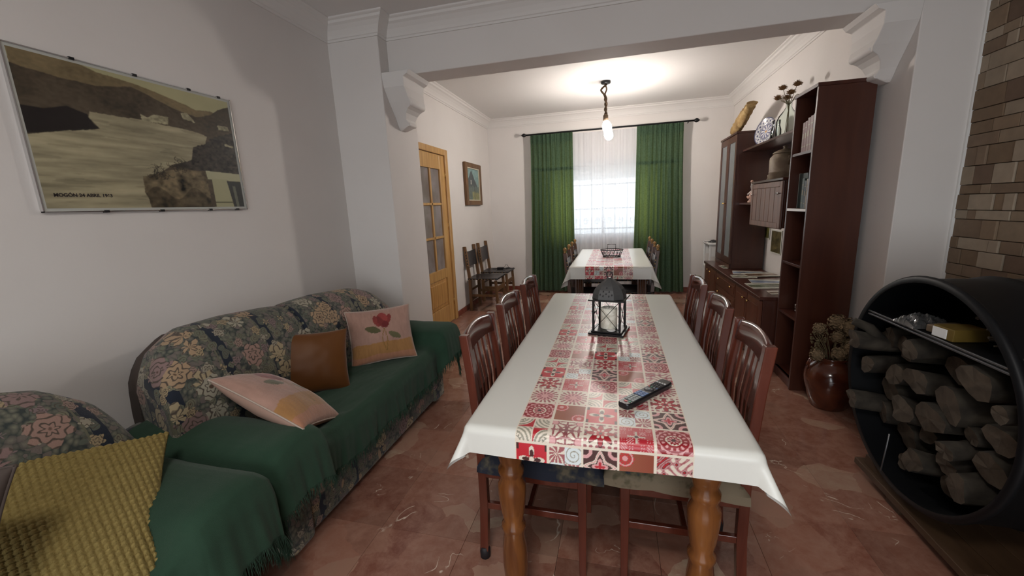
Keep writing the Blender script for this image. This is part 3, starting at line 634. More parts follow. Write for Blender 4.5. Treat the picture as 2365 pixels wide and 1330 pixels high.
# ================================================================== seating on the left
def prof_ring(y, pts, cy, s, zc, xc):
    return [(xc+(x-xc)*s, y, zc+(z-zc)*s) for x, z in pts]
def smooth_closed(pts, it=2):
    for _ in range(it):
        q = []
        for i in range(len(pts)):
            a = pts[i]; b = pts[(i+1) % len(pts)]; q += [(a[0]*.75+b[0]*.25, a[1]*.75+b[1]*.25), (a[0]*.25+b[0]*.75, a[1]*.25+b[1]*.75)]
        pts = q
    return pts
def puff(y0, y1, secf, n=22, p=5, squeeze=.35):
    """pillowy solid along y: secf(y)->closed list of (x,z)"""
    rings = []
    for i in range(n+1):
        t = -math.cos(PI*i/n); y = (y0+y1)/2+(y1-y0)/2*t
        e = max(0., 1-abs(t)**p)**(1/p); e = squeeze+(1-squeeze)*e if 0 < i < n else squeeze
        s = secf(y); xc = sum(a for a, _ in s)/len(s); zc = sum(b for _, b in s)/len(s)
        rings.append([(xc+(x-xc)*e, y, zc+(z-zc)*e) for x, z in s])
    return rings
def interp(x, xs, ys): return float(np.interp(x, xs, ys))

def make_couch(name, label, cat, y0, y1, splits, H, seatz, xf, arms, loc=(0, 0, 0)):
    t = thing(name, label, cat, loc)
    Hy, Hz = H
    def shear(rings):
        return [[(x, y+max(0., -1.66-x)*.30*min(1., max(0., (y0+.55-y)/.5)), z) for x, y, z in r_] for r_ in rings]
    # base
    yb0, yb1 = y0+.17, y1-.20
    s = MB(); rings = []
    for z, g in ((.03, .0), (.06, .012), (.30, .02), (.40, .012)):
        xs = xf-.05+g
        rings.append([(-2.02, yb0-g, z), (xs-.06, yb0-g, z), (xs, yb0+.05, z), (xs, yb1-.05, z), (xs-.06, yb1+g, z), (-2.02, yb1+g, z)])
    s.loft(rings, 0, False).build('base', tapes, t, .015)
    for yy in (yb0+.08, yb1-.08):
        for xx in (-1.95, xf-.17): MB().lathe([(.022, 0), (.026, .035)], (xx, yy, 0), 10).build('foot', blackr, t)
    # seat cushion(s)
    ns = len(splits)-1
    for i in range(ns):
        a, b = splits[i], splits[i+1]; a = max(a, y0+.24); b = min(b, y1-.26)
        sec = lambda y: smooth_closed([(-1.95, .36), (xf-.03, .36), (xf+.01, .40), (xf-.01, seatz-.02), (xf-.10, seatz), (-1.7, seatz+.015), (-1.95, seatz)], 1)
        MB().loft(puff(a, b, sec, 16, 10, .9)).build('seat_cushion', tapes, t)
    # back cushions
    for i in range(ns):
        a, b = splits[i], splits[i+1]
        def sec(y):
            h = interp(y, Hy, Hz)
            return smooth_closed([(-1.66, .42), (-1.62, .55), (-1.64, min(.72, h-.12)), (-1.69, h-.07), (-1.78, h), (-1.90, h-.01), (-1.98, h-.10), (-2.0, .50), (-1.95, .40)], 2)
        MB().loft(shear(puff(a, b, sec, 30, 7, .80))).build('back_cushion', tapes, t)
        # piping along the end of the cushion
        for yy, e in ((a+.012, .90), (b-.012, .90)):
            q = sec(yy); xc = sum(p[0] for p in q)/len(q); zc = sum(p[1] for p in q)/len(q)
            pts = [(xc+(x-xc)*e, yy, zc+(z-zc)*e) for x, z in q]; pts = shear([pts])[0]; MB().tube(pts+[pts[0]], .0045, 5).build('piping', ropec, t)
    # outer back shell
    def sh(y):
        h = interp(y, Hy, Hz)-.05
        return [(-2.075, .05), (-1.93, .05), (-1.90, .5), (-1.93, h-.03), (-1.98, h), (-2.05, h-.03), (-2.075, h-.15)]
    MB().loft(shear(puff(y0+.015, y1-.02, sh, 24, 9, .86)), 0, True).build('back_shell', brownb, t)
    # arms
    for (a, b) in arms:
        def ar(x_):  # ring in y,z at x
            pass
        rings = []
        for x, e in ((-2.0, .9), (-1.95, 1), (xf+.0, 1), (xf+.045, .97), (xf+.065, .86)):
            c_ = (a+b)/2; w_ = (b-a)/2; zt = .565
            P = smooth_closed([(-w_, .36), (w_, .36), (w_*1.05, .46), (w_*.75, zt), (-w_*.75, zt), (-w_*1.05, .46)], 2)
            rings.append([(x, c_+p*e, .46+(z-.46)*e) for p, z in P])
        MB().loft(rings).build('armrest', tapes, t)
        c_ = (a+b)/2; lo, hi = ((a+.10, b) if a < (y0+y1)/2 else (a, b-.10))
        box('arm_support', tapes, -2.0, xf-.02, lo, hi, .03, .42, t, .02)
    return t

def throw_mesh(name, label, y_in0, y_in1, arms, seatz, xf, xback_seat, xback_arm, drop, over0, over1, seed, topz=.585, fr=.07, xarm=.05):
    """green throw: profile curve over near arm, seat, far arm; laid front to back and hanging over the front"""
    (a0, a1), (b0, b1) = arms
    C = [(a0-.02, topz-over0), (a0-.015, topz-.10), (a0+.02, topz-.01), ((a0+a1)/2, topz+.012), (a1-.02, topz-.01), (a1+.012, topz-.07), (a1+.05, seatz+.03), (a1+.16, seatz+.012),
         ((a1+b0)/2, seatz+.018), (b0-.14, seatz+.012), (b0-.04, seatz+.03), (b0-.010, topz-.07), (b0+.02, topz-.01), ((b0+b1)/2, topz+.012), (b1-.02, topz-.01), (b1+.018, topz-.09), (b1+.03, topz-over1)]
    P = np.array(C)
    for _ in range(2):
        Q = [P[0]]
        for i in range(len(P)-1): Q += [P[i]*.75+P[i+1]*.25, P[i]*.25+P[i+1]*.75]
        P = np.array(Q+[P[-1]])
    d = np.r_[0, np.cumsum(np.hypot(*np.diff(P, axis=0).T))]; n = 260; s = np.linspace(0, d[-1], n)
    cy = np.interp(s, d, P[:, 0]); cz = np.interp(s, d, P[:, 1])
    armw = np.clip((cz-seatz-.03)/(topz-seatz-.05), 0, 1)
    k1, k2 = 60, 46; R = np.random.RandomState(seed)
    ch = np.where(armw > .3, 1, 0.)
    rows = []; hem = []
    nz1 = fbm(s[:, None]*5+3+0*np.zeros((1, k1+k2)), np.linspace(0, 8, k1+k2)[None, :]+0*s[:, None], seed, 3)
    wav = .006*np.sin(s*17+R.rand()*6)+.0035*np.sin(s*61+R.rand()*6)+.002*np.sin(s*131)
    X = np.zeros((n, k1+k2)); Y = X.copy(); Zz = X.copy()
    xb = xback_seat+(xback_arm-xback_seat)*armw
    xfr = xf+.025+xarm*armw
    for j in range(k1):
        t = j/(k1-1); X[:, j] = xb+(xfr-xb)*t; Y[:, j] = cy; Zz[:, j] = cz+.007*nz1[:, j]+.010*np.clip(nz1[:, j], 0, 1)*(1-armw)
        Zz[:, j] -= .018*np.clip((t-.93)/.07, 0, 1)**2
    outer = (cy < a0+.03) | (cy > b1-.03)
    for j in range(k2):
        t = (j+1)/k2; dd = drop*(.9+.1*armw)*t
        bulge = .018*math.sin(min(1, t*3)*PI/2)
        X[:, k1+j] = xfr+bulge+wav*t*1.3+.02*t*armw
        Y[:, k1+j] = cy+.010*t*np.sin(s*23+2)
        lim = .05
        Zz[:, k1+j] = np.maximum(cz-.02-dd, lim+.02*np.sin(s*40))
    # outer hanging parts lean with the arm's end
    P3 = np.stack([X, Y, Zz], -1)
    t_ = thing(name, label, 'throw')
    gridmesh('cloth', P3, greenth, t_)
    # fringe along the front hem and the outer sides
    f = MB(); rr = random.Random(seed)
    def strand(p, dirv):
        L_ = fr*rr.uniform(.55, 1.1); p = Vector(p); w_ = rr.uniform(.0012, .0026)
        q = p+Vector((dirv[0]*L_+rr.uniform(-.012, .012), dirv[1]*L_+rr.uniform(-.018, .018), -L_*rr.uniform(.85, 1)))
        if q.z < .012: q.z = .012
        f.add([p+Vector((0, -w_, 0)), p+Vector((.0, w_, 0)), q], [(0, 1, 2)]); f.add([p+Vector((-w_, 0, 0)), p+Vector((w_, 0, 0)), q], [(0, 1, 2)])
    for i in range(0, n-1):
        for _ in range(3 if i % 2 else 4):
            tt = rr.random(); a = P3[i, -1]*(1-tt)+P3[i+1, -1]*tt; strand(a+np.array([0, 0, .006]), (.05, 0))
    for side in (0, n-1):
        for j in range(0, k1+k2-1):
            for _ in range(3):
                tt = rr.random(); a = P3[side, j]*(1-tt)+P3[side, j+1]*tt; strand(a+np.array([0, 0, .004]), (0, -.1 if side == 0 else .1))
    tag(f.build('fringe', greenth, t_), kind='stuff')
    return t_

make_couch('sofa', 'two seat sofa in dark floral tapestry fabric under a green throw', 'sofa', 1.03, 2.80, (1.045, 1.80, 2.72),
           ([1.03, 1.06, 1.09, 1.22, 1.46, 1.76, 2.08, 2.42, 2.58, 2.70, 2.80], [.76, .83, .89, .955, .955, .93, .925, .895, .84, .76, .66]), .44, -1.235, ((1.02, 1.25), (2.48, 2.74)))
throw_mesh('sofa_throw', 'dark green fringed throw spread over the floral sofa seat and arms', 1.25, 2.48, ((1.0, 1.27), (2.46, 2.76)), .455, -1.235, -1.63, -1.90, .20, .20, .24, 11)
make_couch('armchair', 'floral tapestry armchair under a green throw nearest the camera', 'armchair', .03, .99, (.06, .94),
           ([.03, .10, .3, .5, .70, .80, .90, .96, .99], [.70, .85, .93, .95, .92, .885, .80, .70, .60]), .42, -1.20, ((.04, .26), (.72, .955)))
throw_mesh('armchair_throw', 'dark green fringed throw draped over the armchair with mustard cushion', .27, .72, ((.03, .27), (.70, .975)), .435, -1.20, -1.63, -1.90, .22, .14, .16, 23, xarm=.045, fr=.09)

def pillow_P(w, h, th, n=70, pinch=.07, seed=0, lump=.006):
    a = np.linspace(0, PI, n); u = -np.cos(a); U, V = np.meshgrid(u, u, indexing='ij')
    X = U*w/2*(1-pinch*(1-np.abs(V)**2.2)*1.0); Y = V*h/2*(1-pinch*(1-np.abs(U)**2.2))
    e = np.clip((1-U**2)*(1-V**2), 0, 1)**.42
    l = lump*.55*fbm(U*2+5, V*2+5, seed, 2)*e
    return U, V, X, Y, e*th/2, l
def pillow(name, label, M, w, h, th, m, back=None, n=70, col=None, pinch=.07, seed=0, piping=None, disp=None, cat='cushion', group=None):
    U, V, X, Y, T, l = pillow_P(w, h, th, n, pinch, seed); t = thing(name, label, cat, M=M, group=group)
    D = disp(X, Y, T) if disp else 0
    gridmesh('front', np.stack([X, Y, T+l*2+D], -1), m, t, col=col)
    gridmesh('back', np.stack([X, Y, -T+l], -1)[:, ::-1][:, ::max(1, n//50)][:: max(1, n//50)] if False else np.stack([X, Y, -T+l], -1)[::-1], back or m, t)
    if piping:
        ed = [(X[i, 0], Y[i, 0], 0) for i in range(0, n, 3)]+[(X[-1, i], Y[-1, i], 0) for i in range(0, n, 3)]+[(X[i, -1], Y[i, -1], 0) for i in range(n-1, -1, -3)]+[(X[0, i], Y[0, i], 0) for i in range(n-1, -1, -3)]
        MB().tube(ed+[ed[0]], .004, 6).build('piping', piping, t)
    return t
def rose_cols(n):
    a = np.linspace(0, PI, n); u = -np.cos(a); U, V = np.meshgrid((u+1)/2, (u+1)/2, indexing='ij'); nz = fbm(U*6, V*6, 5, 4); st = fbm(U*40, V*9, 3, 3)
    C = np.zeros((n, n, 3)); C[:] = lin((160, 126, 112)); C = C*(1+.13*nz[..., None]+.13*st[..., None])
    m = V < .36+.05*nz; C[m] = (lin((152, 110, 66))*(1+.15*st[..., None]))[m]; m = V < .12+.03*nz; C[m] = (lin((160, 112, 86))*(1+.15*st[..., None]))[m]
    def el(cx, cy, rx, ry, an): c, s = math.cos(an), math.sin(an); a_ = (U-cx)*c+(V-cy)*s; b_ = -(U-cx)*s+(V-cy)*c; return (np.abs(a_/rx)**1.6+np.abs(b_/ry)**1.6) < 1
    for e, c in ((el(.36, .60, .13, .065, -.35), (82, 78, 52)), (el(.70, .45, .12, .055, -.6), (96, 92, 64)),
                 (el(.44, .76, .055, .12, .25), (128, 54, 50)), (el(.62, .77, .05, .115, -.35), (122, 50, 46)), (el(.53, .80, .095, .125, 0), (142, 60, 56)), (el(.50, .74, .05, .13, .3), (112, 44, 42)), (el(.57, .68, .06, .07, 0), (104, 38, 38))):
        C[e] = (lin(c)*(1+.25*nz[..., None]))[e]
    for x0, b_ in ((.515, .02), (.555, -.015)):
        m = (np.abs(U-(x0+b_*np.sin(V*12))) < .006) & (V > .17) & (V < .6); C[m] = lin((126, 96, 48))
    return np.clip(C, 0, 1)
def pframe(bl, br, tl):
    """cushion frame and size from three corners"""
    bl, br, tl = map(Vector, (bl, br, tl)); X = br-bl; Y = tl-bl; return frame(bl+(X+Y)/2, X, Y), X.length, Y.length
n = 120
M_, w_, h_ = pframe((-1.58, 2.02, .475), (-1.28, 2.27, .475), (-1.64, 2.13, .785)); pillow('rose_cushion', 'pink velvet cushion with red rose standing upright on the sofa', M_, .40, .35, .13, rosem, mk('pink_velvet', (.35, .22, .17), .8), n, rose_cols(n), seed=1, piping=cushin)
M_ = frame((-1.585, 1.73, .62), (.19, .17, -.02), (-.05, .08, .27)); pillow('velvet_cushion', 'plain brown velvet cushion leaning against the sofa back', M_, .36, .34, .13, velvet, seed=4, n=80)
M_ = frame((-1.42, 1.33, .615), (-.08, .30, -.12), (-.44, -.04, .22))
pillow('rose_cushion', 'pink rose cushion tilted flat on the near sofa arm', M_, .35, .44, .15, rosem, mk('pink_velvet', (.35, .22, .17), .8), n, rose_cols(n), seed=7, piping=cushin)
n = 360
def knit(X, Y, T):
    p = .0150; a = (X*.92+Y*.30)/p; b = (Y*.92-X*.30)/p
    i = np.floor(a); j = np.floor(b); fx = a-i-.5; fy = b-j-.5; k = (i+j) % 2
    hv = np.where(k == 0, np.clip(np.cos(fy*PI), 0, 1)**.6*(.78+.22*np.cos(fx*2*PI)), np.clip(np.cos(fx*PI), 0, 1)**.6*(.78+.22*np.cos(fy*2*PI)))
    return .0125*np.nan_to_num(hv)
M_ = frame((-1.49, .60, .585), (.27, .35, -.06), (-.28, .22, .22))
pillow('knitted_cushion', 'mustard chunky knitted cushion on the armchair', M_, .49, .50, .14, must, n=n, seed=3, disp=knit)
pillow('dark_cushion', 'dark grey cushion cut by the left edge in front of the mustard one', frame((-1.36, .335, .775), (.3, .26, -.05), (-.2, .1, .4)), .30, .30, .13, brownb, n=40, seed=9, piping=brownb)

# ================================================================== tables
def pat(U, V):
    """printed tile band: U in 0..5 tiles, V row coordinate; returns linear rgb"""
    C = np.zeros(U.shape+(3,)); i = np.floor(U).astype(int); j = np.floor(V).astype(int); p = (U-i)*2-1; q = (V-j)*2-1
    r = np.hypot(p, q); th = np.arctan2(q, p)
    seq = [[7, 5, 2, 6, 8], [4, 9, 0, 3, 1], [1, 6, 7, 5, 2], [10, 10, 4, 8, 0], [0, 3, 1, 4, 10]]
    K = np.array(seq)[j % 5, np.clip(i, 0, 4)]
    cr, rd, dk, pk, gy, wt, mv, br = [lin(x) for x in ((222, 212, 196), (178, 36, 48), (70, 36, 34), (214, 160, 160), (150, 146, 130), (214, 224, 226), (158, 88, 92), (150, 84, 58))]
    def put(m, c): C[m] = c
    for k in range(11):
        M = K == k
        if not M.any(): continue
        P, Q, Rr, T = p[M], q[M], r[M], th[M]; D = np.zeros(P.shape+(3,)); D[:] = cr
        if k == 0:
            D[(np.abs(np.sin(9*P)*np.sin(9*Q)) > .55) & (Rr > .75)] = mv; m = Rr < .72+.22*np.cos(8*T); D[m] = dk; m = Rr < .66+.2*np.cos(8*T); D[m] = rd*.8
            m = Rr < .36+.08*np.cos(8*T+PI); D[m] = cr; m = Rr < .26+.06*np.cos(8*T); D[m] = rd; D[Rr < .10] = dk
        elif k == 1:
            D[:] = rd*.62; m = (Rr < .92+.05*np.cos(16*T)) & (Rr > .82); D[m] = pk; m = (Rr < .72) & (np.cos(14*T) > .1) & (Rr > .55); D[m] = pk
            m = (Rr < .44) & (Rr > .36+.05*np.cos(12*T)); D[m] = cr; D[(Rr < .27) & (np.cos(8*T) > 0)] = pk; D[Rr < .13] = dk; D[(Rr > 1.12) & (np.cos(9*P)*np.cos(9*Q) > -.3)] = pk
        elif k == 2:
            D[:] = dk; a = np.abs(np.abs(P)**.9+np.abs(Q)**.9-.75-.12*np.cos(4*T)); D[a < .13] = cr; D[a < .05] = pk
            D[(np.hypot(np.abs(P)-.85, np.abs(Q)-.85) < .42) & (np.hypot(np.abs(P)-.85, np.abs(Q)-.85) > .22)] = pk; D[Rr < .34+.12*np.cos(4*T)] = pk; D[Rr < .2+.1*np.cos(4*T)] = rd
        elif k == 3:
            D[:] = rd; m = (np.sin(P*22+3*np.sin(Q*9))*np.sin(Q*22+3*np.sin(P*9))) > .55; D[m] = pk; m = (np.minimum(np.abs(P), np.abs(Q)) < .07) & (Rr < .5); D[m] = cr*.8; D[Rr < .12] = dk
        elif k == 4:
            cx = np.where(P*Q > 0, -np.sign(P), np.sign(P)); m = P*Q > 0
            R2 = np.hypot(P-np.sign(P), Q+np.sign(Q)*0-np.sign(Q)*(-1)*0); R3 = np.hypot(np.abs(P)-1, np.abs(Q)-1); D[(np.sin(R3*26) > .1)] = gy; D[(R3 > .9) & (P*Q < 0)] = rd; D[(R3 < .28)] = cr; D[(np.abs(P) < .03) | (np.abs(Q) < .03)] = cr
            D[(R3 < .45) & (R3 > .28) & (np.sin(np.arctan2(np.abs(Q)-1, np.abs(P)-1)*14) > .2)] = gy*.7
        elif k == 5:
            m = P*Q > 0; D[m] = wt; sw = np.sin(np.hypot(np.abs(P)-.5, np.abs(Q)-.5)*26+np.arctan2(np.abs(Q)-.5, np.abs(P)-.5)); D[m & (sw > .75)] = gy; m2 = ~m; D[m2] = mv; D[m2 & (np.cos(np.arctan2(np.abs(Q)-.5, np.abs(P)-.5)*9+Rr*9) > .45)] = cr
        elif k == 6:
            g = ((P+1)/2)[:, None]; D[:] = br*(1-g*.4)+rd*.5*g*.3
            for sx in (1, -1):
                R3 = np.hypot(P+sx*.62, Q-sx*.62); T3 = np.arctan2(Q-sx*.62, P+sx*.62); D[(R3 < .5) & (np.cos(12*T3) > -.2)] = rd*1.2; D[(R3 < .44) & (R3 > .36)] = pk; D[(R3 < .15)] = pk
        elif k == 7:
            D[:] = rd*1.15; D[(np.abs(P) > .8) & (np.abs(Q) > .55)] = dk; m = (Rr < .42+.38*np.cos(4*T)); D[m] = cr; m = (Rr < .3+.28*np.cos(4*T)); D[m] = dk; D[Rr < .16] = cr
            D[np.abs(Q) > .93] = dk
        elif k == 8:
            D[:] = pk*.8; a = np.sin(P*7+2*np.sin(Q*5))*np.sin(Q*7+2*np.sin(P*5)); D[a > .35] = cr; D[(a > -.1) & (a < .05)] = mv; D[a < -.55] = dk; D[a < -.8] = rd
        elif k == 9:
            for sx, sy in ((-1, 1), (1, -1), (-1, -1), (1, 1)):
                R3 = np.hypot(P-sx*.75, Q-sy*.75); T3 = np.arctan2(Q-sy*.75, P-sx*.75); m = (R3 < .78) & ((np.cos(T3*10) < -.3) | (R3 > .7)); D[m] = mv*.9; D[R3 < .26] = mv; D[(R3 < .2)] = pk
            m = Rr < .3+.15*np.cos(4*T); D[m] = mv*.7
        elif k == 10:
            D[:] = cr; m = (Rr < .98+.05*np.cos(18*T)) & (Rr > .62); D[m & (np.cos(18*T) > 0)] = mv; D[(Rr < .62)] = pk; D[(Rr < .55) & (np.cos(10*T+Rr*4) > 0)] = mv; D[(Rr < .25)] = pk; D[(np.abs(P) > .85) & (np.abs(Q) > .85)] = rd
        C[M] = D
    gap = (np.abs(p) > .93) | (np.abs(q) > .935); C[gap] = lin((226, 216, 200))
    C *= (1+.06*np.sin(U*91)*np.sin(V*87))[..., None]
    return np.clip(C, 0, 1)
def make_cloth(name, label, x0, x1, y0, y1, zt, dx, dy, bx0, row0, res, near, group=None, flare=.9):
    """rectangular vinyl cloth; printed band of five tiles starting at bx0"""
    t = thing(name, label, 'tablecloth', group=group)
    cx, cy, hx, hy = (x0+x1)/2, (y0+y1)/2, (x1-x0)/2, (y1-y0)/2; rr = .024
    def mapf(X, Y):
        ex = np.maximum(np.abs(X-cx)-hx, 0); ey = np.maximum(np.abs(Y-cy)-hy, 0); sx = np.sign(X-cx); sy = np.sign(Y-cy)
        d = np.hypot(ex, ey); ph = np.arctan2(ey, ex+1e-9); corner = np.sin(2*ph)
        th = np.minimum(d/rr, PI/2*.93); ho = rr*np.sin(th)+np.maximum(d-rr*th, 0)*(.06+.58*flare*corner**2); ve = rr*(1-np.cos(th))+np.maximum(d-rr*th, 0)*np.sqrt(np.clip(1-(.06+.58*flare*corner**2)**2, 0, 1))
        ux = np.where(d > 0, ex/np.maximum(d, 1e-9), 0); uy = np.where(d > 0, ey/np.maximum(d, 1e-9), 0)
        wob = .006*np.sin(X*9+Y*3)*np.clip(d/.1, 0, 1)
        dip = -.0000*X
        return np.stack([np.clip(X, x0, x1)+sx*ux*ho, np.clip(Y, y0, y1)+sy*uy*ho+np.where(ey > 0, sy*wob, 0), zt-ve+dip], -1)
    TL = .0962; TY = .101; bx1 = bx0+5*TL
    def lin_(a, b, s): return np.linspace(a, b, max(2, int((b-a)/s)+1))
    for a, b in ((x0-dx, bx0), (bx1, x1+dx)):
        xs = np.unique(np.r_[lin_(a, b, .012), ]); ys = np.unique(np.round(np.r_[lin_(y0-dy, y0+.03, .006), lin_(y0+.03, y1-.03, .05), lin_(y1-.03, y1+dy, .008)], 5))
        Xg, Yg = np.meshgrid(xs, ys, indexing='ij'); gridmesh('cloth', mapf(Xg, Yg), vinyl, t)
    xs = lin_(bx0, bx1, res); ys = np.unique(np.round(np.r_[lin_(y0-dy, y0+near, res), lin_(y0+near, y1+dy, res*2.0)], 5))
    Xg, Yg = np.meshgrid(xs, ys, indexing='ij'); Pm = mapf(Xg, Yg); Pm[..., 2] += .0006
    V = (Yg-row0)/TY+.0; gridmesh('printed_band', Pm, printm, t, col=pat((Xg-bx0)/TL*.99999, V+40))
    return t
TC0 = (-.420, .352, 1.045, 2.885)
make_cloth('tablecloth', 'cream vinyl tablecloth with red tile print band on the near table', *TC0, .766, .135, .098, -.2775, 1.003-.101*41, .0019, .85, flare=.8)
make_cloth('tablecloth', 'cream vinyl tablecloth with red tile print band on the far table by the window', -.455, .345, 4.215, 5.86, .766, .22, .145, -.308, 4.215-.11, .006, .3, flare=.75)
def turned(s):  # radius profile for z 0..s
    P = [(.030, 0), (.036, .02), (.040, .05), (.030, .075), (.027, .09), (.034, .13), (.038, .20), (.036, .27), (.030, .33), (.036, .345), (.036, .36), (.028, .375), (.036, .42), (.041, .48), (.041, .515), (.032, .545), (.038, .56), (.038, .575), (.030, .59), (.036, .615), (.040, .64), (.034, .665)]
    return [(r_, z*s/.665) for r_, z in P]
def make_table(name, label, x0, x1, y0, y1, m, turnedlegs, inset):
    t = thing(name, label, 'table', ((x0+x1)/2, (y0+y1)/2, 0)); hx, hy = (x1-x0)/2, (y1-y0)/2
    box('tabletop', m, -hx, hx, -hy, hy, .735, .762, t, .006)
    c = MB(); a = inset
    for s_ in (-1, 1):
        c.box(s_*(hx-a)-.012, s_*(hx-a)+.012, -hy+a, hy-a, .655, .735); c.box(-hx+a, hx-a, s_*(hy-a)-.012, s_*(hy-a)+.012, .655, .735)
    c.build('apron', m, t, .003)
    for sx in (-1, 1):
        for sy in (-1, 1):
            px, py = sx*(hx-a), sy*(hy-a)
            if turnedlegs: MB().lathe([(q_*1.13, z_) for q_, z_ in turned(.655)], (px, py, 0), 26).box(px-.036, px+.036, py-.036, py+.036, .655, .735).build('leg', m, t)
            else:
                l = MB().box(px-.042, px+.042, py-.042, py+.042, 0, .735)
                for o_ in (-.022, 0, .022): l.lathe([(.008, .06), (.008, .62)], (px+o_, py-.042, 0), 8); l.lathe([(.008, .06), (.008, .62)], (px+sx*.042, py+o_, 0), 8)
                l.build('leg', m, t)
    if not turnedlegs:
        for sx in (-1, 1): box('stretcher', m, sx*(hx-a)-.015, sx*(hx-a)+.015, -hy+a, hy-a, .12, .16, t, .003)
    return t
make_table('dining_table', 'long honey pine dining table with turned legs nearest the camera', -.412, .344, 1.052, 2.878, legw, True, .085)
make_table('dining_table', 'dark dining table with fluted square legs before the window', -.447, .337, 4.225, 5.85, legd, False, .075)

# ------------------------------------------------------------------ six slat back chairs
def make_chair(label, rot, x, y, cov, covlabel):
    t = thing('dining_chair', label, 'chair', (x, y, 0), rot, 'slat back chairs around the near table')
    hw = .163
    for s_ in (-1, 1):
        # back post: leg, slightly raked above the seat
        yy = s_*hw
        MB().loft([[(cx-.017, yy-.0165*k, z), (cx+.017, yy-.0165*k, z), (cx+.017, yy+.0165*k, z), (cx-.017, yy+.0165*k, z)] for cx, z, k in ((-.012, .03, .9), (0, .25, 1), (.0, .45, 1), (-.006, .60, 1), (-.022, .80, 1), (-.040, .948, .95))], 0, False).build('back_post', chairw, t, .004)
        MB().lathe([(.021, 0), (.022, .03), (.019, .05)], (-.012, yy, 0), 10).build('foot_cap', blackr, t)
        MB().loft([[(.385-.016*k, s_*.168-.016*k, z), (.385+.016*k, s_*.168-.016*k, z), (.385+.016*k, s_*.168+.016*k, z), (.385-.016*k, s_*.168+.016*k, z)] for z, k in ((.0, .8), (.43, 1.05))], 0, False).build('leg', chairw, t, .003)
        box('side_stretcher', chairw, .0, .375, s_*.166-.009, s_*.166+.009, .235, .262, t, .002)
    box('cross_stretcher', chairw, .17, .188, -.158, .158, .235, .258, t, .002)
    c = MB(); c.box(0, .39, -.178, -.157, .375, .43); c.box(0, .39, .157, .178, .375, .43); c.box(.372, .395, -.157, .157, .375, .43); c.box(-.01, .012, -.157, .157, .375, .43); c.build('seat_frame', chairw, t, .003)
    # upholstered seat with loose cover
    n_ = 26; a = np.linspace(-1, 1, n_); U, V = np.meshgrid(a, a, indexing='ij'); e = np.clip((1-np.abs(U)**6)*(1-np.abs(V)**6), 0, 1)**.3
    top = np.stack([.226+U*.236, V*(.19-.008*U), .435+.045*e+.004*fbm(U*2+3, V*2+x*9, 2)], -1); gridmesh('seat_cushion', top, cov, t)
    sk = []
    for i in range(n_): sk.append(top[i, 0])
    for i in range(n_): sk.append(top[-1, i])
    for i in range(n_-1, -1, -1): sk.append(top[i, -1])
    for i in range(n_-1, -1, -1): sk.append(top[0, i])
    sk = np.array(sk); lo = sk.copy(); q = np.arange(len(sk)); lo[:, 2] = .412-.008*np.abs(np.sin(q*.31)); lo[:, 0] = .226+(lo[:, 0]-.226)*1.008; lo[:, 1] *= 1.012
    gridmesh('seat_skirt', np.stack([sk, (sk+lo)/2+[0, 0, 0], lo], 1), cov, t, closeu=True)
    # arched top rail
    R_ = []
    for yy in np.linspace(-hw+.012, hw-.012, 15):
        k = 1-(yy/hw)**2; cx = -.036-.020*k; zt = .938+.020*k; zb = .868+.010*k
        R_.append([(cx-.010+.006, yy, zb), (cx+.012+.006, yy, zb), (cx+.012-.004, yy, zt-.012), (cx, yy, zt+.003), (cx-.012-.003, yy, zt-.010)])
    MB().loft(R_, 0, True).build('top_rail', chairw, t)
    R_ = []
    for yy in np.linspace(-hw, hw, 9):
        k = 1-(yy/hw)**2; cx = -.002-.012*k; R_.append([(cx-.010, yy, .515), (cx+.010, yy, .515), (cx+.010, yy, .56), (cx-.010, yy, .56)])
    MB().loft(R_, 0, False).build('lower_rail', chairw, t)
    for k in range(5):
        f_ = (k-2)/2; y0_ = f_*.095; y1_ = f_*.108; kk = 1-(y1_/hw)**2; k0 = 1-(y0_/hw)**2
        a_ = Vector((-.002-.012*k0, y0_, .55)); b_ = Vector((-.026-.020*kk, y1_, .875)); mdl = (a_+b_)/2+Vector((.010, 0, 0))
        s = MB().loft([[(p.x-.0045, p.y-w_, p.z), (p.x+.0045, p.y-w_, p.z), (p.x+.0045, p.y+w_, p.z), (p.x-.0045, p.y+w_, p.z)] for p, w_ in ((a_, .010), (mdl, .0125), (b_, .014))], 0, False)
        s.build('slat', chairw, t, .0015)
    return t
def printcover(name, base, c2, c3, sc):
    m = bpy.data.materials.new(name); m.use_nodes = True; nt = m.node_tree; b = nt.nodes['Principled BSDF']; L = nt.links.new; b.inputs['Roughness'].default_value = .85
    tc = nd(nt, 'ShaderNodeTexCoord'); v = nd(nt, 'ShaderNodeTexVoronoi'); v.inputs['Scale'].default_value = sc; L(tc.outputs['Object'], v.inputs['Vector'])
    n_ = nd(nt, 'ShaderNodeTexNoise'); n_.inputs['Scale'].default_value = 40; L(tc.outputs['Object'], n_.inputs['Vector'])
    ad = nd(nt, 'ShaderNodeMath', operation='ADD'); L(v.outputs['Distance'], ad.inputs[0]); L(n_.outputs[0], ad.inputs[1])
    r = nd(nt, 'ShaderNodeValToRGB'); L(ad.outputs[0], r.inputs[0]); cr = r.color_ramp; cr.elements[0].position = .55; cr.elements[0].color = (*c3, 1); cr.elements[1].position = .95; cr.elements[1].color = (*base, 1); e = cr.elements.new(.72); e.color = (*c2, 1); L(r.outputs[0], b.inputs['Base Color']); return m
cov1 = printcover('navy_floral_cover', (.010, .013, .026), (.05, .045, .035), (.12, .095, .06), 9)
cov2 = printcover('beige_leaf_cover', (.20, .155, .10), (.10, .085, .045), (.02, .03, .05), 5)
YS = (1.49, 1.965, 2.47)
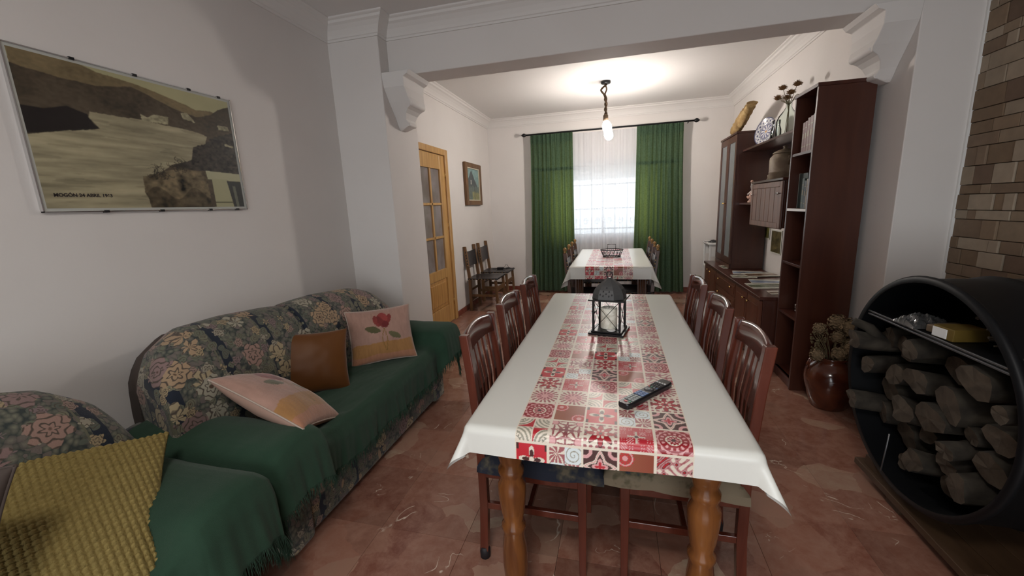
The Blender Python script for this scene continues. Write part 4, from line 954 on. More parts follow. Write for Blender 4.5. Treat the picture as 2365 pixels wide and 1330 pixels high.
for k, (y, nm) in enumerate(zip(YS, ('nearest the sofa arm', 'in the middle of the sofa side', 'farthest on the sofa side'))):
    make_chair('slat back chair, %s on the sofa side of the near table' % ('nearest one', 'middle one', 'farthest one')[k], 0, -.497, y, cov1, '')
for k, y in enumerate(YS):
    make_chair('slat back chair, %s on the bookcase side of the near table' % ('nearest one', 'middle one', 'farthest one')[k], PI, .425, y+.01, cov2, '')
# lace edged cushion hanging off the first seat
# ------------------------------------------------------------------ leather backed chairs
def make_leather_chair(label, x, y, rot, finial, wm, group):
    t = thing('leather_chair', label, 'chair', (x, y, 0), rot, group); hw = .185; H_ = .90
    for s_ in (-1, 1):
        MB().loft([[(cx-.02, s_*hw-.017, z), (cx+.02, s_*hw-.017, z), (cx+.02, s_*hw+.017, z), (cx-.02, s_*hw+.017, z)] for cx, z in ((0, 0), (0, .44), (-.05, H_))], 0, False).build('back_post', wm, t, .003)
        if finial: MB().lathe([(.012, 0), (.018, .008), (.010, .016), (.020, .034), (.018, .05), (.004, .062)], (-.05, s_*hw, H_-.002), 12).build('finial', mk('gilded_finial', (.30, .17, .06), .25, metal=.3), t)
        MB().loft([[(.37+dx-.017, s_*hw-.017, z), (.37+dx+.017, s_*hw-.017, z), (.37+dx+.017, s_*hw+.017, z), (.37+dx-.017, s_*hw+.017, z)] for dx, z in ((.02, 0), (0, .43))], 0, False).build('leg', wm, t, .003)
        box('side_stretcher', wm, 0, .38, s_*hw-.009, s_*hw+.009, .20, .235, t, .002)
    for z in (.14, .28): box('back_stretcher', wm, -.01, .01, -hw, hw, z, z+.03, t, .002)
    box('front_stretcher', wm, .365, .385, -hw, hw, .27, .33, t, .003)
    R_ = []
    for yy in np.linspace(-hw-.022, hw+.022, 13):
        k = 1-(yy/hw)**2; sg = .016*max(0, k)
        R_.append([(-.047+.024+.018-sg*.5-.0, yy, .60-.01*k), (-.047+.032-sg*.5+.0, yy, .60), (-.047+.018-sg*.5-.012, yy, .835-.012*k), (-.047+.008-sg*.5-.012, yy, .835-.012*k)])
    MB().loft([[(-.018-.016*k2, yy, z0_), (-.004-.016*k2, yy, z0_), (-.024-.016*k2, yy, z1_), (-.038-.016*k2, yy, z1_)] for yy, k2, z0_, z1_ in [(y_, max(0, 1-(y_/hw)**2), .62, .835-.012*max(0, 1-(y_/hw)**2)) for y_ in np.linspace(-hw-.02, hw+.02, 13)]], 0, False).build('backrest', leather, t, .003)
    n_ = 20; a = np.linspace(-1, 1, n_); U, V = np.meshgrid(a, a, indexing='ij')
    z = .462-.018*(1-U**2)*(1-V**2); P1 = np.stack([.19+U*.215, V*(hw+.024), z], -1); P2 = P1-np.array([0, 0, .02]); 
    s = MB(); idx = lambda i, j: i*n_+j
    vs = [tuple(p) for p in P1.reshape(-1, 3)]+[tuple(p) for p in P2.reshape(-1, 3)]; N_ = n_*n_; fs = []
    for i in range(n_-1):
        for j in range(n_-1): fs.append((idx(i, j), idx(i+1, j), idx(i+1, j+1), idx(i, j+1))); fs.append((N_+idx(i, j), N_+idx(i, j+1), N_+idx(i+1, j+1), N_+idx(i+1, j)))
        for (p, q) in ((idx(i, 0), idx(i+1, 0)), (idx(i+1, n_-1), idx(i, n_-1)), (idx(0, i+1), idx(0, i)), (idx(n_-1, i), idx(n_-1, i+1))): fs.append((p, N_+p, N_+q, q))
    s.add(vs, fs, 0, True).build('seat', leather, t)
    st_ = MB()
    for s_ in (-1, 1):
        for k in range(9): st_.ball((k*.045, s_*(hw+.025), .452), .006, 6)
        for k in range(5): st_.ball((-.012-.004*k, s_*(hw+.021), .64+k*.04), .006, 6)
    tag(st_.build('stud', brass, t), kind='stuff')
    return t
make_leather_chair('rustic oak chair with dark leather back, nearer the door', -1.955, 5.37, 0, False, rustic, 'leather chairs by the left wall')
make_leather_chair('rustic oak chair with dark leather back holding black cables, nearer the window', -1.955, 5.93, 0, False, rustic, 'leather chairs by the left wall')
for x, y, rt_, lb in ((-.47, 4.44, 0, 'dark leather chair with carved finials, left side near end of the far table'), (-.47, 5.16, 0, 'dark leather chair with carved finials, left side window end of the far table'),
                      (.375, 4.60, PI, 'dark leather chair with carved finials, right side near end of the far table'), (.375, 5.32, PI, 'dark leather chair with carved finials, right side window end of the far table')):
    make_leather_chair(lb, x, y, rt_, True, legd, 'leather chairs at the far table')
cb = thing('cable_adapter', 'black charger with coiled cable lying on the leather chair seat', 'charger', (-1.72, 5.92, .464))
MB().box(-.05, .05, -.03, .03, 0, .04).build('adapter', ebony, cb, .006)
MB().tube([(.05+.05*math.cos(a)+a*.008, .02+.06*math.sin(a), .012+.012*(a/12)) for a in np.linspace(0, 13, 50)], .005, 6).build('cable', ebony, cb)
MB().tube([(-.05, 0, .02), (-.10, .05, .01), (-.16, .10, .006), (-.14, .0, .006), (-.02, -.09, .006), (.10, -.10, .006)], .005, 6).build('cable', ebony, cb)
MB().tube([(.06, .02, .04), (.075, .03, .075), (.10, .04, .07), (.115, .05, .03)], .003, 6).build('cable', ebony, cb)

# ------------------------------------------------------------------ things on the tables
ln = thing('lantern', 'black metal candle lantern with domed roof on the near table', 'lantern', (-.028, 2.005, .7675), math.radians(-12))
h = .074
c = MB(); c.box(-h-.012, h+.012, -h-.012, h+.012, 0, .010); c.box(-h, h, -h, h, .010, .018); c.build('base', blackm, ln, .002)
for sx in (-1, 1):
    for sy in (-1, 1): MB().box(sx*(h-.010)-.005, sx*(h-.010)+.005, sy*(h-.010)-.005, sy*(h-.010)+.005, .018, .172).build('post', blackm, ln)
c = MB(); q = h-.010
for ax in (0, 1):
    for s_ in (-1, 1):
        for d1 in ((-1, 1), (1, -1)):
            a = (s_*q, d1[0]*q, .02) if ax else (d1[0]*q, s_*q, .02); b = (s_*q, d1[1]*q, .17) if ax else (d1[1]*q, s_*q, .17); c.tube([a, b], .0014, 5)
c.build('cross_wire', blackm, ln)
c = MB(); c.box(-h-.012, h+.012, -h-.012, h+.012, .170, .177); c.build('roof_tray', blackm, ln, .002)
R_ = []
for z, r_ in ((.177, .076), (.20, .073), (.222, .064), (.240, .050), (.256, .032), (.268, .016), (.276, .008)):
    R_.append([(r_*sx, r_*sy, z) for sx, sy in ((-1, -.5), (-.5, -1), (.5, -1), (1, -.5), (1, .5), (.5, 1), (-.5, 1), (-1, .5))])
dome = MB().loft(R_, 0, False).build('dome', mk('dark_grey_metal', (.085, .085, .085), .45, metal=.3), ln)
c = MB()
for ang in range(4):
    for (u_, v_) in ((0, .232), (-.014, .216), (.014, .216), (-.028, .202), (0, .205), (.028, .202), (.014, .196), (-.014, .196)):
        rad = np.interp(v_, [.177, .20, .222, .240], [.076, .073, .064, .050])+.0012
        Mz = Matrix.Rotation(ang*PI/2, 4, 'Z')
        vs = [Mz @ Vector((u_+a, -rad-b*.0, v_+b)) for a, b in ((-.004, -.001), (.0, -.007), (.004, .001), (0, .007))]
        vs += [Mz @ Vector((u_+a*.2, -rad+.004, v_+b*.2)) for a, b in ((-.004, -.001), (.0, -.007), (.004, .001), (0, .007))]
        c.add(vs, [(0, 1, 2, 3)])
tag(c.build('pierced_diamond', blackr, ln), kind='stuff')
MB().tube([(.014*math.cos(a), 0, .288+.016*math.sin(a)) for a in np.linspace(0, 2*PI, 18)], .0028, 6).build('hanging_ring', blackm, ln)
MB().box(-h-.004, -h+.004, -.012, .012, .09, .10).tube([(-h-.004, 0, .095), (-h-.016, 0, .095)], .003, 6).build('latch', blackm, ln)
cd = thing('pillar_candle', 'thick cream candle inside the black lantern', 'candle', (-.030, 2.008, .786))
MB().lathe([(.0395, 0), (.041, .004), (.0405, .10), (.039, .104), (.034, .105), (.028, .100), (.001, .099)], n=28).build('wax', wax, cd); MB().tube([(0, 0, .098), (.002, 0, .109)], .0012, 5).build('wick', blackr, cd)
o = MB().lathe([(.001, 0), (.019, 0), (.022, .003), (.019, .006), (.012, .005), (.001, .004)], (0, 0, 0), 20).build('tealight_disc', white, label='white oval tag lying at the foot of the lantern candle', cat='disc'); o.location = (-.018, 1.955, .786)

rm = thing('remote_control', 'black television remote lying diagonally on the printed band', 'remote', (.1005, 1.304, .768), math.radians(52)-PI/2)
c = MB(); R_ = []
for y, w_ in ((-.123, .014), (-.118, .020), (-.09, .0235), (0, .0225), (.10, .024), (.121, .021), (.124, .015)):
    R_.append([(-w_, y, .003), (-w_*.8, y, 0), (w_*.8, y, 0), (w_, y, .003), (w_, y, .014), (w_*.86, y, .0185), (-w_*.86, y, .0185), (-w_, y, .014)])
c.loft(R_, 0, False).build('shell', ebony, rm, .0015)
bt = {k: mk(k, c_, .4) for k, c_ in (('button_grey', (.22, .25, .25)), ('button_blue', (.10, .17, .33)), ('button_red', (.60, .16, .16)), ('button_black', (.03, .03, .035)), ('button_white', (.6, .6, .6)), ('button_green', (.1, .3, .2)))}
def btn(x, y, w_, h_, m, z=.0185): MB().box(x-w_, x+w_, y-h_, y+h_, z-.001, z+.0018).build('button', bt[m], rm, .0006)
btn(-.002, -.104, .0045, .0035, 'button_red'); btn(-.012, -.100, .003, .003, 'button_white'); btn(.010, -.100, .003, .003, 'button_green')
for r_ in range(4):
    for c_ in range(3): btn(-.012+c_*.012, -.088+r_*.0115, .0052, .0048, 'button_grey')
for r_ in range(3):
    for c_ in range(3): btn(-.012+c_*.012, -.037+r_*.0115, .0052, .0048, 'button_blue')
MB().lathe([(.001, .0195), (.008, .0200), (.016, .0195), (.017, .0180)], (0, .018, 0), 20).build('navigation_ring', bt['button_black'], rm)
btn(0, .018, .004, .004, 'button_grey', .0200)
for r_ in range(5):
    for c_ in range(4): btn(-.0145+c_*.0097, .046+r_*.0105, .0032, .003, 'button_black' if r_ < 4 else 'button_white')
for c_, m in enumerate(('button_red', 'button_green', 'button_grey', 'button_blue')): btn(-.0145+c_*.0097, .040, .0035, .0015, m)

bk = thing('wire_basket', 'black wire basket with handle on the far table', 'basket', (-.045, 4.97, .7675))
c = MB()
def ring(rx, ry, z, r_): c.tube([(rx*math.cos(a), ry*math.sin(a), z) for a in np.linspace(0, 2*PI, 40)], r_, 6)
ring(.10, .075, .006, .006); ring(.132, .10, .085, .005); ring(.118, .088, .045, .0025)
for k in range(16):
    a = 2*PI*k/16; b = a+.28; c.tube([(.10*math.cos(a), .075*math.sin(a), .006), (.132*math.cos(b), .10*math.sin(b), .085)], .0022, 5); c.tube([(.10*math.cos(b), .075*math.sin(b), .006), (.132*math.cos(a), .10*math.sin(a), .085)], .0022, 5)
for k in range(8): c.tube([(-.10+k*.028, -.05, .008), (-.10+k*.028, .05, .008)], .002, 5)
c.build('wire_bowl', iron, bk)
MB().tube([(-.05, 0, .086), (-.05, 0, .148), (.045, 0, .148), (.045, 0, .086)], .004, 6).tube([(-.05, -.095, .085), (-.05, .095, .085)], .003, 5).tube([(.045, -.095, .085), (.045, .095, .085)], .003, 5).build('handle', iron, bk)

# ================================================================== wall unit on the right
# open bookcase
bc = thing('bookcase', 'tall dark mahogany open bookcase with exposed side panel', 'bookcase', (1.24, 3.154, 0)); D_, Wd, Hh = .315, .350, 2.092
box('side_panel', mahog, 0, D_, 0, .020, 0, Hh-.022, bc, .0015); box('side_panel', mahog, 0, D_, Wd-.020, Wd, 0, Hh-.022, bc, .0015)
box('top_board', mahogh, -.006, D_, -.004, Wd+.004, Hh-.022, Hh, bc, .002)
box('back_panel', mahogin, D_-.006, D_, .02, Wd-.02, .08, Hh-.022, bc)
box('plinth', mahogh, .012, .03, .02, Wd-.02, 0, .075, bc, .001)
for z in (.075, .535, .915, 1.305, 1.69): box('shelf', mahogh, .004, D_-.006, .02, Wd-.02, z-.018, z, bc, .001)
# low sideboard
SB0, SB1, SX, SZ = 3.535, 5.66, 1.13, .612
mahoglit = mk('mahogany_lamplit', (.135, .045, .024), .32, noise=((.09, .028, .015), 5, (3, 3, .35), .3, .7), coat=.2)  # lighter mahogany for the sideboard fronts, the lamplight on them put into the colour
sb = thing('sideboard', 'long low mahogany sideboard with brass knobs under the wall cupboard', 'sideboard', (SX, 0, 0))
bx_ = XR-SX-.015
box('carcass', mahog, .02, bx_, SB0, SB1, .05, SZ-.028, sb, .002); box('plinth', mahogh, .045, bx_, SB0+.01, SB1-.01, 0, .05, sb)
box('top_board', mahogh, -.012, bx_, SB0-.008, SB1+.008, SZ-.028, SZ, sb, .004)
def front(name, ya, yb, za, zb, knobs, drawer=False):
    p = box(name, mahoglit if drawer else mahoglit, 0, .02, ya+.002, yb-.002, za, zb, sb, .003)
    if drawer: box('front_panel', mahoglit, -.005, .0, ya+.03, yb-.03, za+.03, zb-.03, p, .003)
    else: box('front_panel', mahoglit, -.004, .0, ya+.045, yb-.045, za+.05, zb-.05, p, .003)
    for ky, kz in knobs: MB().lathe([(.004, .0), (.004, -.012), (.011, -.016), (.012, -.022), (.007, -.027), (.001, -.028)], (-.004, ky, kz), 12, 0, 'x').build('knob', brass, p)
front('door', SB0+.01, 3.87, .06, .575, [(3.80, .52)]); front('door', 3.88, 4.235, .06, .575, [(3.93, .52)])
for za, zb in ((.44, .575), (.295, .432), (.06, .287)): front('drawer', 4.245, 5.04, za, zb, [(4.36, (za+zb)/2+.02), (4.84, (za+zb)/2+.02)], True)
front('door', 5.05, 5.35, .06, .575, [(5.26, .535)]); front('door', 5.355, SB1-.01, .06, .575, [(5.41, .54)])
# tall glazed upper cabinet
gc = thing('glazed_cabinet', 'tall mahogany cabinet with two narrow glass doors at the far end', 'cabinet', (1.24, 0, 0)); g0, g1, gz0, gz1 = 4.955, 5.64, SZ+.002, 2.085; gd = XR-1.24-.015
box('side_panel', mahog, .02, gd, g0, g0+.02, gz0, gz1-.02, gc, .0015); box('side_panel', mahog, .02, gd, g1-.02, g1, gz0, gz1-.02, gc, .0015)
box('top_board', mahogh, -.008, gd, g0-.004, g1+.004, gz1-.02, gz1, gc, .002); box('base_board', mahogh, .0, gd, g0+.02, g1-.02, gz0, gz0+.05, gc); box('back_panel', mahogin, gd-.006, gd, g0+.02, g1-.02, gz0+.05, gz1-.02, gc)
for z in (1.0, 1.35, 1.7): box('shelf', mahogin, .03, gd-.006, g0+.02, g1-.02, z-.016, z, gc)
gm = (g0+g1)/2
for a, b, ky in ((g0+.004, gm-.002, gm-.03), (gm+.002, g1-.004, gm+.03)):
    c = MB(); za, zb, f_ = gz0+.054, gz1-.024, .055
    c.box(0, .02, a, a+f_, za, zb); c.box(0, .02, b-f_, b, za, zb); c.box(0, .02, a+f_, b-f_, za, za+.07); c.box(0, .02, a+f_, b-f_, zb-.07, zb); dr = c.build('door', mahog, gc, .002)
    box('pane', vitr, .008, .012, a+f_, b-f_, za+.07, zb-.07, dr); MB().lathe([(.004, 0), (.004, -.012), (.010, -.018), (.007, -.026), (.001, -.027)], (0, ky, 1.34), 10, 0, 'x').build('knob', brass, dr)
# bridging shelves and the hanging cupboard
br = thing('bridge_shelf', 'upper mahogany shelf bridging bookcase and glazed cabinet', 'shelf', (1.30, 0, 0))
box('board', mahogh, 0, .275, 3.508, 4.951, 1.872, 1.892, br, .002); box('back_rail', mahog, .262, .275, 3.508, 4.951, 1.80, 1.872, br)
cp = thing('wall_cupboard', 'hanging cupboard with grooved wooden door below the bridge shelf', 'cupboard', (1.262, 0, 0)); cy0, cy1, cz0, cz1 = 3.66, 4.42, 1.135, 1.540; cdp = XR-1.262-.01
cupw = mk('grooved_cupboard_wood', (.19, .10, .07), .4, noise=((.10, .045, .03), 6, (3, 3, .3), .3, .7), coat=.08)
box('carcass', mahog, .022, cdp, cy0+.01, cy1-.01, cz0+.01, cz1-.02, cp, .002); box('top_board', mahogh, -.008, cdp, cy0-.006, cy1+.006, cz1-.02, cz1, cp, .004)
dr = box('door', mahog, .004, .02, cy0+.006, cy1-.006, cz0, cz1-.022, cp, .006)
c = MB(); c.box(-.004, .006, cy0+.008, cy0+.055, cz0+.004, cz1-.026); c.box(-.004, .006, cy1-.055, cy1-.008, cz0+.004, cz1-.026); c.box(-.004, .006, cy0+.055, cy1-.055, cz0+.004, cz0+.05); c.box(-.004, .006, cy0+.055, cy1-.055, cz1-.07, cz1-.026); c.build('door_frame', cupw, dr, .004)
npl = 6
for k in range(npl):
    a = cy0+.055+k*(cy1-cy0-.11)/npl; b = a+(cy1-cy0-.11)/npl; box('plank', cupw, -.001, .006, a+.003, b-.003, cz0+.05, cz1-.07, dr, .003)
for yk in (cy0+.03, cy1-.09): MB().lathe([(.004, 0), (.004, -.012), (.011, -.018), (.007, -.026), (.001, -.027)], (-.004, yk, 1.42), 10, 0, 'x').build('knob', chrome, dr)
MB().box(-.014, -.004, cy0+.06, cy0+.10, 1.415, 1.423).build('latch_bar', iron, dr)
ls = thing('bridge_shelf', 'short mahogany shelf against the glazed cabinet carrying a figurine', 'shelf', (1.30, 0, 0)); box('board', mahogh, 0, .275, 4.50, 4.951, 1.325, 1.343, ls, .002)

def spiral(n_, s=1): return [(s*t*math.cos(t*2), s*t*math.sin(t*2)) for t in np.linspace(.1, 3, n_)]
# books: upper shelf
bcol = [mk('book_wine', (.11, .022, .020), .5), mk('book_dusty_red', (.13, .045, .04), .5), mk('book_black', (.012, .010, .012), .4), mk('book_grey', (.12, .105, .10), .5), mk('book_brown', (.13, .07, .045), .5), mk('book_green', (.035, .055, .05), .5), mk('book_cream', (.26, .23, .19), .5), mk('book_navy', (.02, .03, .06), .5)]
pagem = mk('paper_pages', (.55, .50, .42), .8); gilt = mk('gilt_band', (.17, .12, .07), .45, metal=.2)
def book(label, y, wd, z, h_, m, x=1.262, dep=.19, lean=0., group='books in the bookcase'):
    t = thing('book', label, 'book', (x, y, z), 0, group)
    if lean: t.rotation_euler = (lean, 0, 0)
    c = MB(); c.box(.004, dep, 0, .003, 0, h_); c.box(.004, dep, wd-.003, wd, 0, h_); c.box(0, .006, 0, wd, 0, h_); c.build('cover', m, t, .0015)
    box('pages', pagem, .007, dep-.004, .0035, wd-.0035, .004, h_-.005, t)
    MB().box(-.0006, .001, .003, wd-.003, h_*.78, h_*.80).box(-.0006, .001, .003, wd-.003, h_*.18, h_*.20).box(-.0006, .001, wd*.3, wd*.7, h_*.45, h_*.62).build('spine_band', gilt, t)
    return t
y = 3.182
for wd, h_, m, lb in ((.045, .222, 3, 'tall grey book on the top bookcase shelf nearest the side panel'), (.012, .232, 2, 'thin black book between grey and red books on the top shelf'), (.040, .226, 1, 'dusty red book on the top bookcase shelf'), (.038, .22, 1, 'second dusty red book on the top bookcase shelf, left of the first'),
                      (.034, .205, 0, 'wine red book on the top bookcase shelf'), (.034, .20, 0, 'wine red book at the left end of the top shelf row')):
    book(lb, y, wd, 1.6905, h_, bcol[m]); y += wd+.002
y = 3.182
for wd, h_, m, lb in ((.022, .20, 6, 'cream narrow book on the white edged shelf nearest the side panel'), (.022, .195, 4, 'brown narrow book on the white edged bookcase shelf'), (.022, .20, 6, 'second cream book on the white edged bookcase shelf'), (.03, .19, 2, 'black book on the white edged bookcase shelf'), (.035, .205, 5, 'dark green book on the white edged bookcase shelf')):
    book(lb, y, wd, 1.3055, h_, bcol[m]); y += wd+.002
fr_ = thing('dark_folder', 'large dark green album standing across the books in the bookcase', 'album', (1.30, 3.34, 1.3055))
box('cover', bcol[5], .0, .012, 0, .135, 0, .245, fr_, .002); box('edge', mk('album_edge', (.35, .37, .34), .4), -.001, .013, .132, .139, 0, .247, fr_)
box('shelf_edging', mk('white_shelf_edging', (.80, .79, .77), .35), 0, .004, .02, Wd-.02, 1.288, 1.305, bc)
# glass cup on saucer, low shelf
cu = thing('glass_cup', 'clear glass cup with white saucer on a low bookcase shelf', 'cup', (1.37, 3.36, .5355))
MB().lathe([(.03, 0), (.058, .010), (.060, .013), (.03, .006), (.001, .006)], n=24).build('saucer', porc, cu); MB().lathe([(.02, .008), (.038, .03), (.044, .075), (.041, .075), (.035, .032), (.001, .014)], n=20, cap=False).build('bowl', porc, cu)
MB().tube([(-.04, 0, .065), (-.062, 0, .06), (-.062, 0, .035), (-.036, 0, .03)], .004, 6).build('handle', porc, cu)

# painted plate on a stand
pl_ = thing('painted_plate', 'blue and white painted plate standing on the bridge shelf', 'plate', (1.405, 4.62, 2.018), 0)
nr, na = 40, 120; rr_ = np.linspace(0, .128, nr); aa = np.linspace(0, 2*PI, na); Rg, Ag = np.meshgrid(rr_, aa, indexing='ij')
zz_ = np.where(Rg > .075, (Rg-.075)*.35, 0)+.0; C = np.zeros((nr, na, 3)); C[:] = lin((205, 205, 208)); bl_ = lin((62, 64, 100))
f_ = Rg/.128; C[(f_ > .94)] = bl_; C[(f_ > .62) & (f_ < .9) & (np.sin(Ag*14)*np.cos((f_-.76)*20) > .25)] = bl_; C[(np.abs(f_-.58) < .022)] = bl_; C[(f_ < .5) & (f_ > .15) & (np.cos(Ag*10+f_*6) > .3)] = bl_*1.5; C[(np.abs(f_-.5) < .015)] = bl_; C[f_ < .1] = lin((170, 120, 60))
Pp = np.stack([-zz_, Rg*np.cos(Ag), Rg*np.sin(Ag)], -1); gridmesh('dish', Pp, ceram, pl_, col=C); gridmesh('dish_back', Pp+np.array([.005, 0, 0]), porc, pl_)
MB().tube([(-.035, -.05, -.124), (-.02, -.05, -.122), (.05, -.045, -.124), (.03, -.03, .03)], .003, 5).tube([(-.035, .05, -.124), (-.02, .05, -.122), (.05, .045, -.124), (.03, .03, .03)], .003, 5).build('wire_stand', iron, pl_)
pl_.rotation_euler = (0, math.radians(12), math.radians(22))
# glass beside the plate, flask with dried heads
jg = thing('glass_vase', 'small clear glass vase between plate and green flask', 'vase', (1.42, 4.40, 1.893)); MB().lathe([(.001, .003), (.04, 0), (.045, .02), (.042, .10), (.03, .14), (.034, .185), (.031, .185), (.027, .14), (.038, .10), (.04, .02), (.001, .008)], n=24, cap=False).build('body', cglass, jg)
dj = thing('glass_flask', 'pale green glass flask holding five dried flower heads', 'flask', (1.43, 4.17, 1.893))
MB().lathe([(.001, .0), (.075, 0), (.084, .02), (.084, .14), (.07, .18), (.035, .225), (.022, .25), (.022, .29), (.028, .30), (.024, .30), (.018, .285), (.018, .25), (.03, .222), (.066, .177), (.08, .14), (.08, .02), (.001, .006)], n=32, cap=False).build('body', gglass, dj)
fl_ = thing('dried_allium', 'dried brown flower heads on stems in the green flask', 'dried flowers', (1.43, 4.17, 1.897))
hd = [(-.02, .22, .37), (-.02, .12, .43), (.0, -.14, .395), (.0, -.02, .36), (.02, .11, .345)]
for i, (hx_, hy_, hz_) in enumerate(hd):
    b0 = (rnd.uniform(-.03, .03), rnd.uniform(-.04, .04), .01)
    MB().tube([b0, ((b0[0])*.3, b0[1]*.3, .20), (hx_*.15, hy_*.15, .28), (hx_*.6, hy_*.6, .28+(hz_-.28)*.5), (hx_, hy_, hz_)], .0022, 5).build('stem', dstem, fl_)
    c = MB(); c.ball((hx_, hy_, hz_), .026, 10, 0, (1, 1.1, .75))
    for k in range(90):
        a = rnd.uniform(0, 2*PI); e = rnd.uniform(-.5, 1.5); v = Vector((math.cos(a)*math.cos(e), math.sin(a)*math.cos(e), math.sin(e)*.75)); p = Vector((hx_, hy_, hz_)); q_ = v.orthogonal()*.004
        c.add([p+v*.02-q_, p+v*.02+q_, p+v*rnd.uniform(.035, .045)], [(0, 1, 2)])
    c.build('flower_head', dhead, fl_)
c = MB()
for k in range(26):
    a = rnd.uniform(0, 2*PI); p = Vector((0, 0, .26)); q_ = p+Vector((math.cos(a)*rnd.uniform(.02, .07), math.sin(a)*rnd.uniform(.03, .12), rnd.uniform(.02, .09))); c.tube([p, q_], .0012, 4); c.ball(q_, .003, 5)
tag(c.build('fine_sprigs', dstem, fl_), kind='stuff')
# bracket fungus on top of the glazed cabinet
fg = thing('bracket_fungus', 'brown bracket fungus ornament leaning on the glazed cabinet', 'ornament', (1.33, 5.16, 2.087))
def blob(rings_, seed, amp):
    R = random.Random(seed); out = []
    for (cx, cy, cz, ry, rz, tx) in rings_:
        out.append([(cx+math.sin(a)*tx, cy+math.cos(a)*ry*(1+amp*math.sin(5*a+cz*40)+R.uniform(-amp, amp)), cz+math.sin(a)*rz) for a in np.linspace(0, 2*PI, 16, endpoint=False)])
    return out
R_ = []; R0 = random.Random(5)
for i in range(16):
    t = i/15; w_ = .05+.075*math.sin(PI*min(1, t*1.0+.12))**.8; w_ = w_ if i < 15 else .03
    cx, cy, cz = .0, .30-.62*t, .06+.19*t; sc_ = 1+.18*(i % 2)
    R_.append([(cx+math.cos(a)*.045*sc_, cy+math.sin(a)*w_*.22*sc_+R0.uniform(-.008, .008), cz+math.sin(a)*w_*.52*sc_+R0.uniform(-.006, .006)) for a in np.linspace(0, 2*PI, 14, endpoint=False)])
MB().loft(R_).build('body', fung, fg)
R_ = [[(x_+.0, y_-.02, z_-.028) for x_, y_, z_ in r_] for r_ in R_[7:]]
c = MB().loft([[(x_*.8-.016, y_, z_) for x_, y_, z_ in r_] for r_ in R_]).build('pale_pore_face', mk('fungus_pale', (.42, .29, .13), .8, noise=((.28, .17, .06), 25, Z3, .4, .6)), fg)
box('stand', mahog, -.03, .03, .10, .20, 0, .03, fg, .004)
# crock and figurine
jg = thing('lidded_crock', 'brown ceramic crock with lid on top of the wall cupboard', 'crock', (1.43, 4.17, 1.541))
MB().lathe([(.098, 0), (.108, .01), (.11, .06), (.113, .065), (.11, .07), (.112, .17), (.108, .19), (.085, .215), (.082, .225)], n=32).build('body', crockm, jg); MB().lathe([(.092, .222), (.09, .232), (.05, .252), (.02, .258), (.012, .27), (.020, .283), (.001, .29)], n=28).build('lid', crockm, jg)
for s_ in (-1, 1): MB().tube([(0, s_*.105, .19), (-.01, s_*.135, .175), (-.01, s_*.135, .14), (0, s_*.108, .125)], .009, 8).build('handle', crockm, jg)
kt = thing('small_ornament', 'small brown ornament beside the crock on the wall cupboard', 'ornament', (1.38, 4.36, 1.541)); MB().lathe([(.02, 0), (.022, .01), (.01, .03), (.014, .05), (.001, .062)], n=14).build('body', crockm, kt)
fi = thing('figurine', 'glossy porcelain figurine beside the wall cupboard', 'figurine', (1.355, 4.70, 1.3435))
MB().lathe([(.045, 0), (.047, .012), (.034, .03), (.040, .06), (.026, .10), (.016, .125), (.024, .145), (.012, .165)], n=16).build('robe', mk('pink_porcelain', (.42, .27, .22), .15), fi); MB().ball((0, 0, .183), .02, 12).build('head', porc, fi)
MB().tube([(0, -.02, .125), (-.02, -.045, .11), (-.03, -.04, .16), (-.03, -.05, .20)], .008, 8).tube([(0, .02, .125), (-.02, .04, .10), (-.04, .03, .085)], .008, 8).build('arm', porc, fi)
MB().ball((-.035, .0, .05), .016, 8).ball((-.04, .02, .06), .013, 8).ball((-.03, -.045, .21), .014, 8).build('flowers', mk('rose_gloss', (.55, .33, .25), .15), fi)
# papers on the sideboard
def pcover(kind, n_=26):
    U, V = np.meshgrid(np.linspace(0, 1, n_), np.linspace(0, 1, n_), indexing='ij'); C = np.zeros((n_, n_, 3)); C[:] = lin((200, 198, 186)); nz = fbm(U*5+kind*3, V*5, kind, 4)
    m = (V < .70) & (V > .18); C[m] = ((lin((96, 104, 84)), lin((120, 132, 150)), lin((110, 84, 62)), lin((150, 150, 130)))[kind % 4]*(1+.9*nz[..., None]))[m]; C[(V > .80) & (V < .86) & (U > .15) & (U < .8)] = lin((50, 46, 44)); return np.clip(C, 0, 1), U, V
for i, (x, y, rz_, w_, l_, z, lb) in enumerate(((1.20, 5.00, .05, .30, .21, 0, 'pale brochure under the glazed cabinet end of the sideboard'), (1.20, 4.62, -.2, .28, .21, 0, 'white and brown brochure second from the glazed cabinet'), (1.30, 4.42, .12, .29, .21, .006, 'dark green and white brochure in the middle of the sideboard'), (1.14, 4.40, -.1, .22, .15, .001, 'small yellowish leaflet at the front of the sideboard'),
                                            (1.17, 3.86, .02, .34, .24, 0, 'large blue and white brochure nearest the bookcase'), (1.22, 4.06, -.12, .30, .22, .006, 'grey brochure behind the large blue one'), (1.24, 3.63, 0., .26, .12, .0, 'plain white sheet at the near end of the sideboard'))):
    t = thing('brochure', lb, 'brochure', (x, y, SZ+.0012+z), rz_, 'papers on the sideboard'); C, U, V = pcover(i)
    box('pages', pagem, 0, w_, 0, l_, 0, .0035, t); gridmesh('cover', np.stack([U*w_, V*l_, 0*U+.0045], -1), coverm, t, col=C)
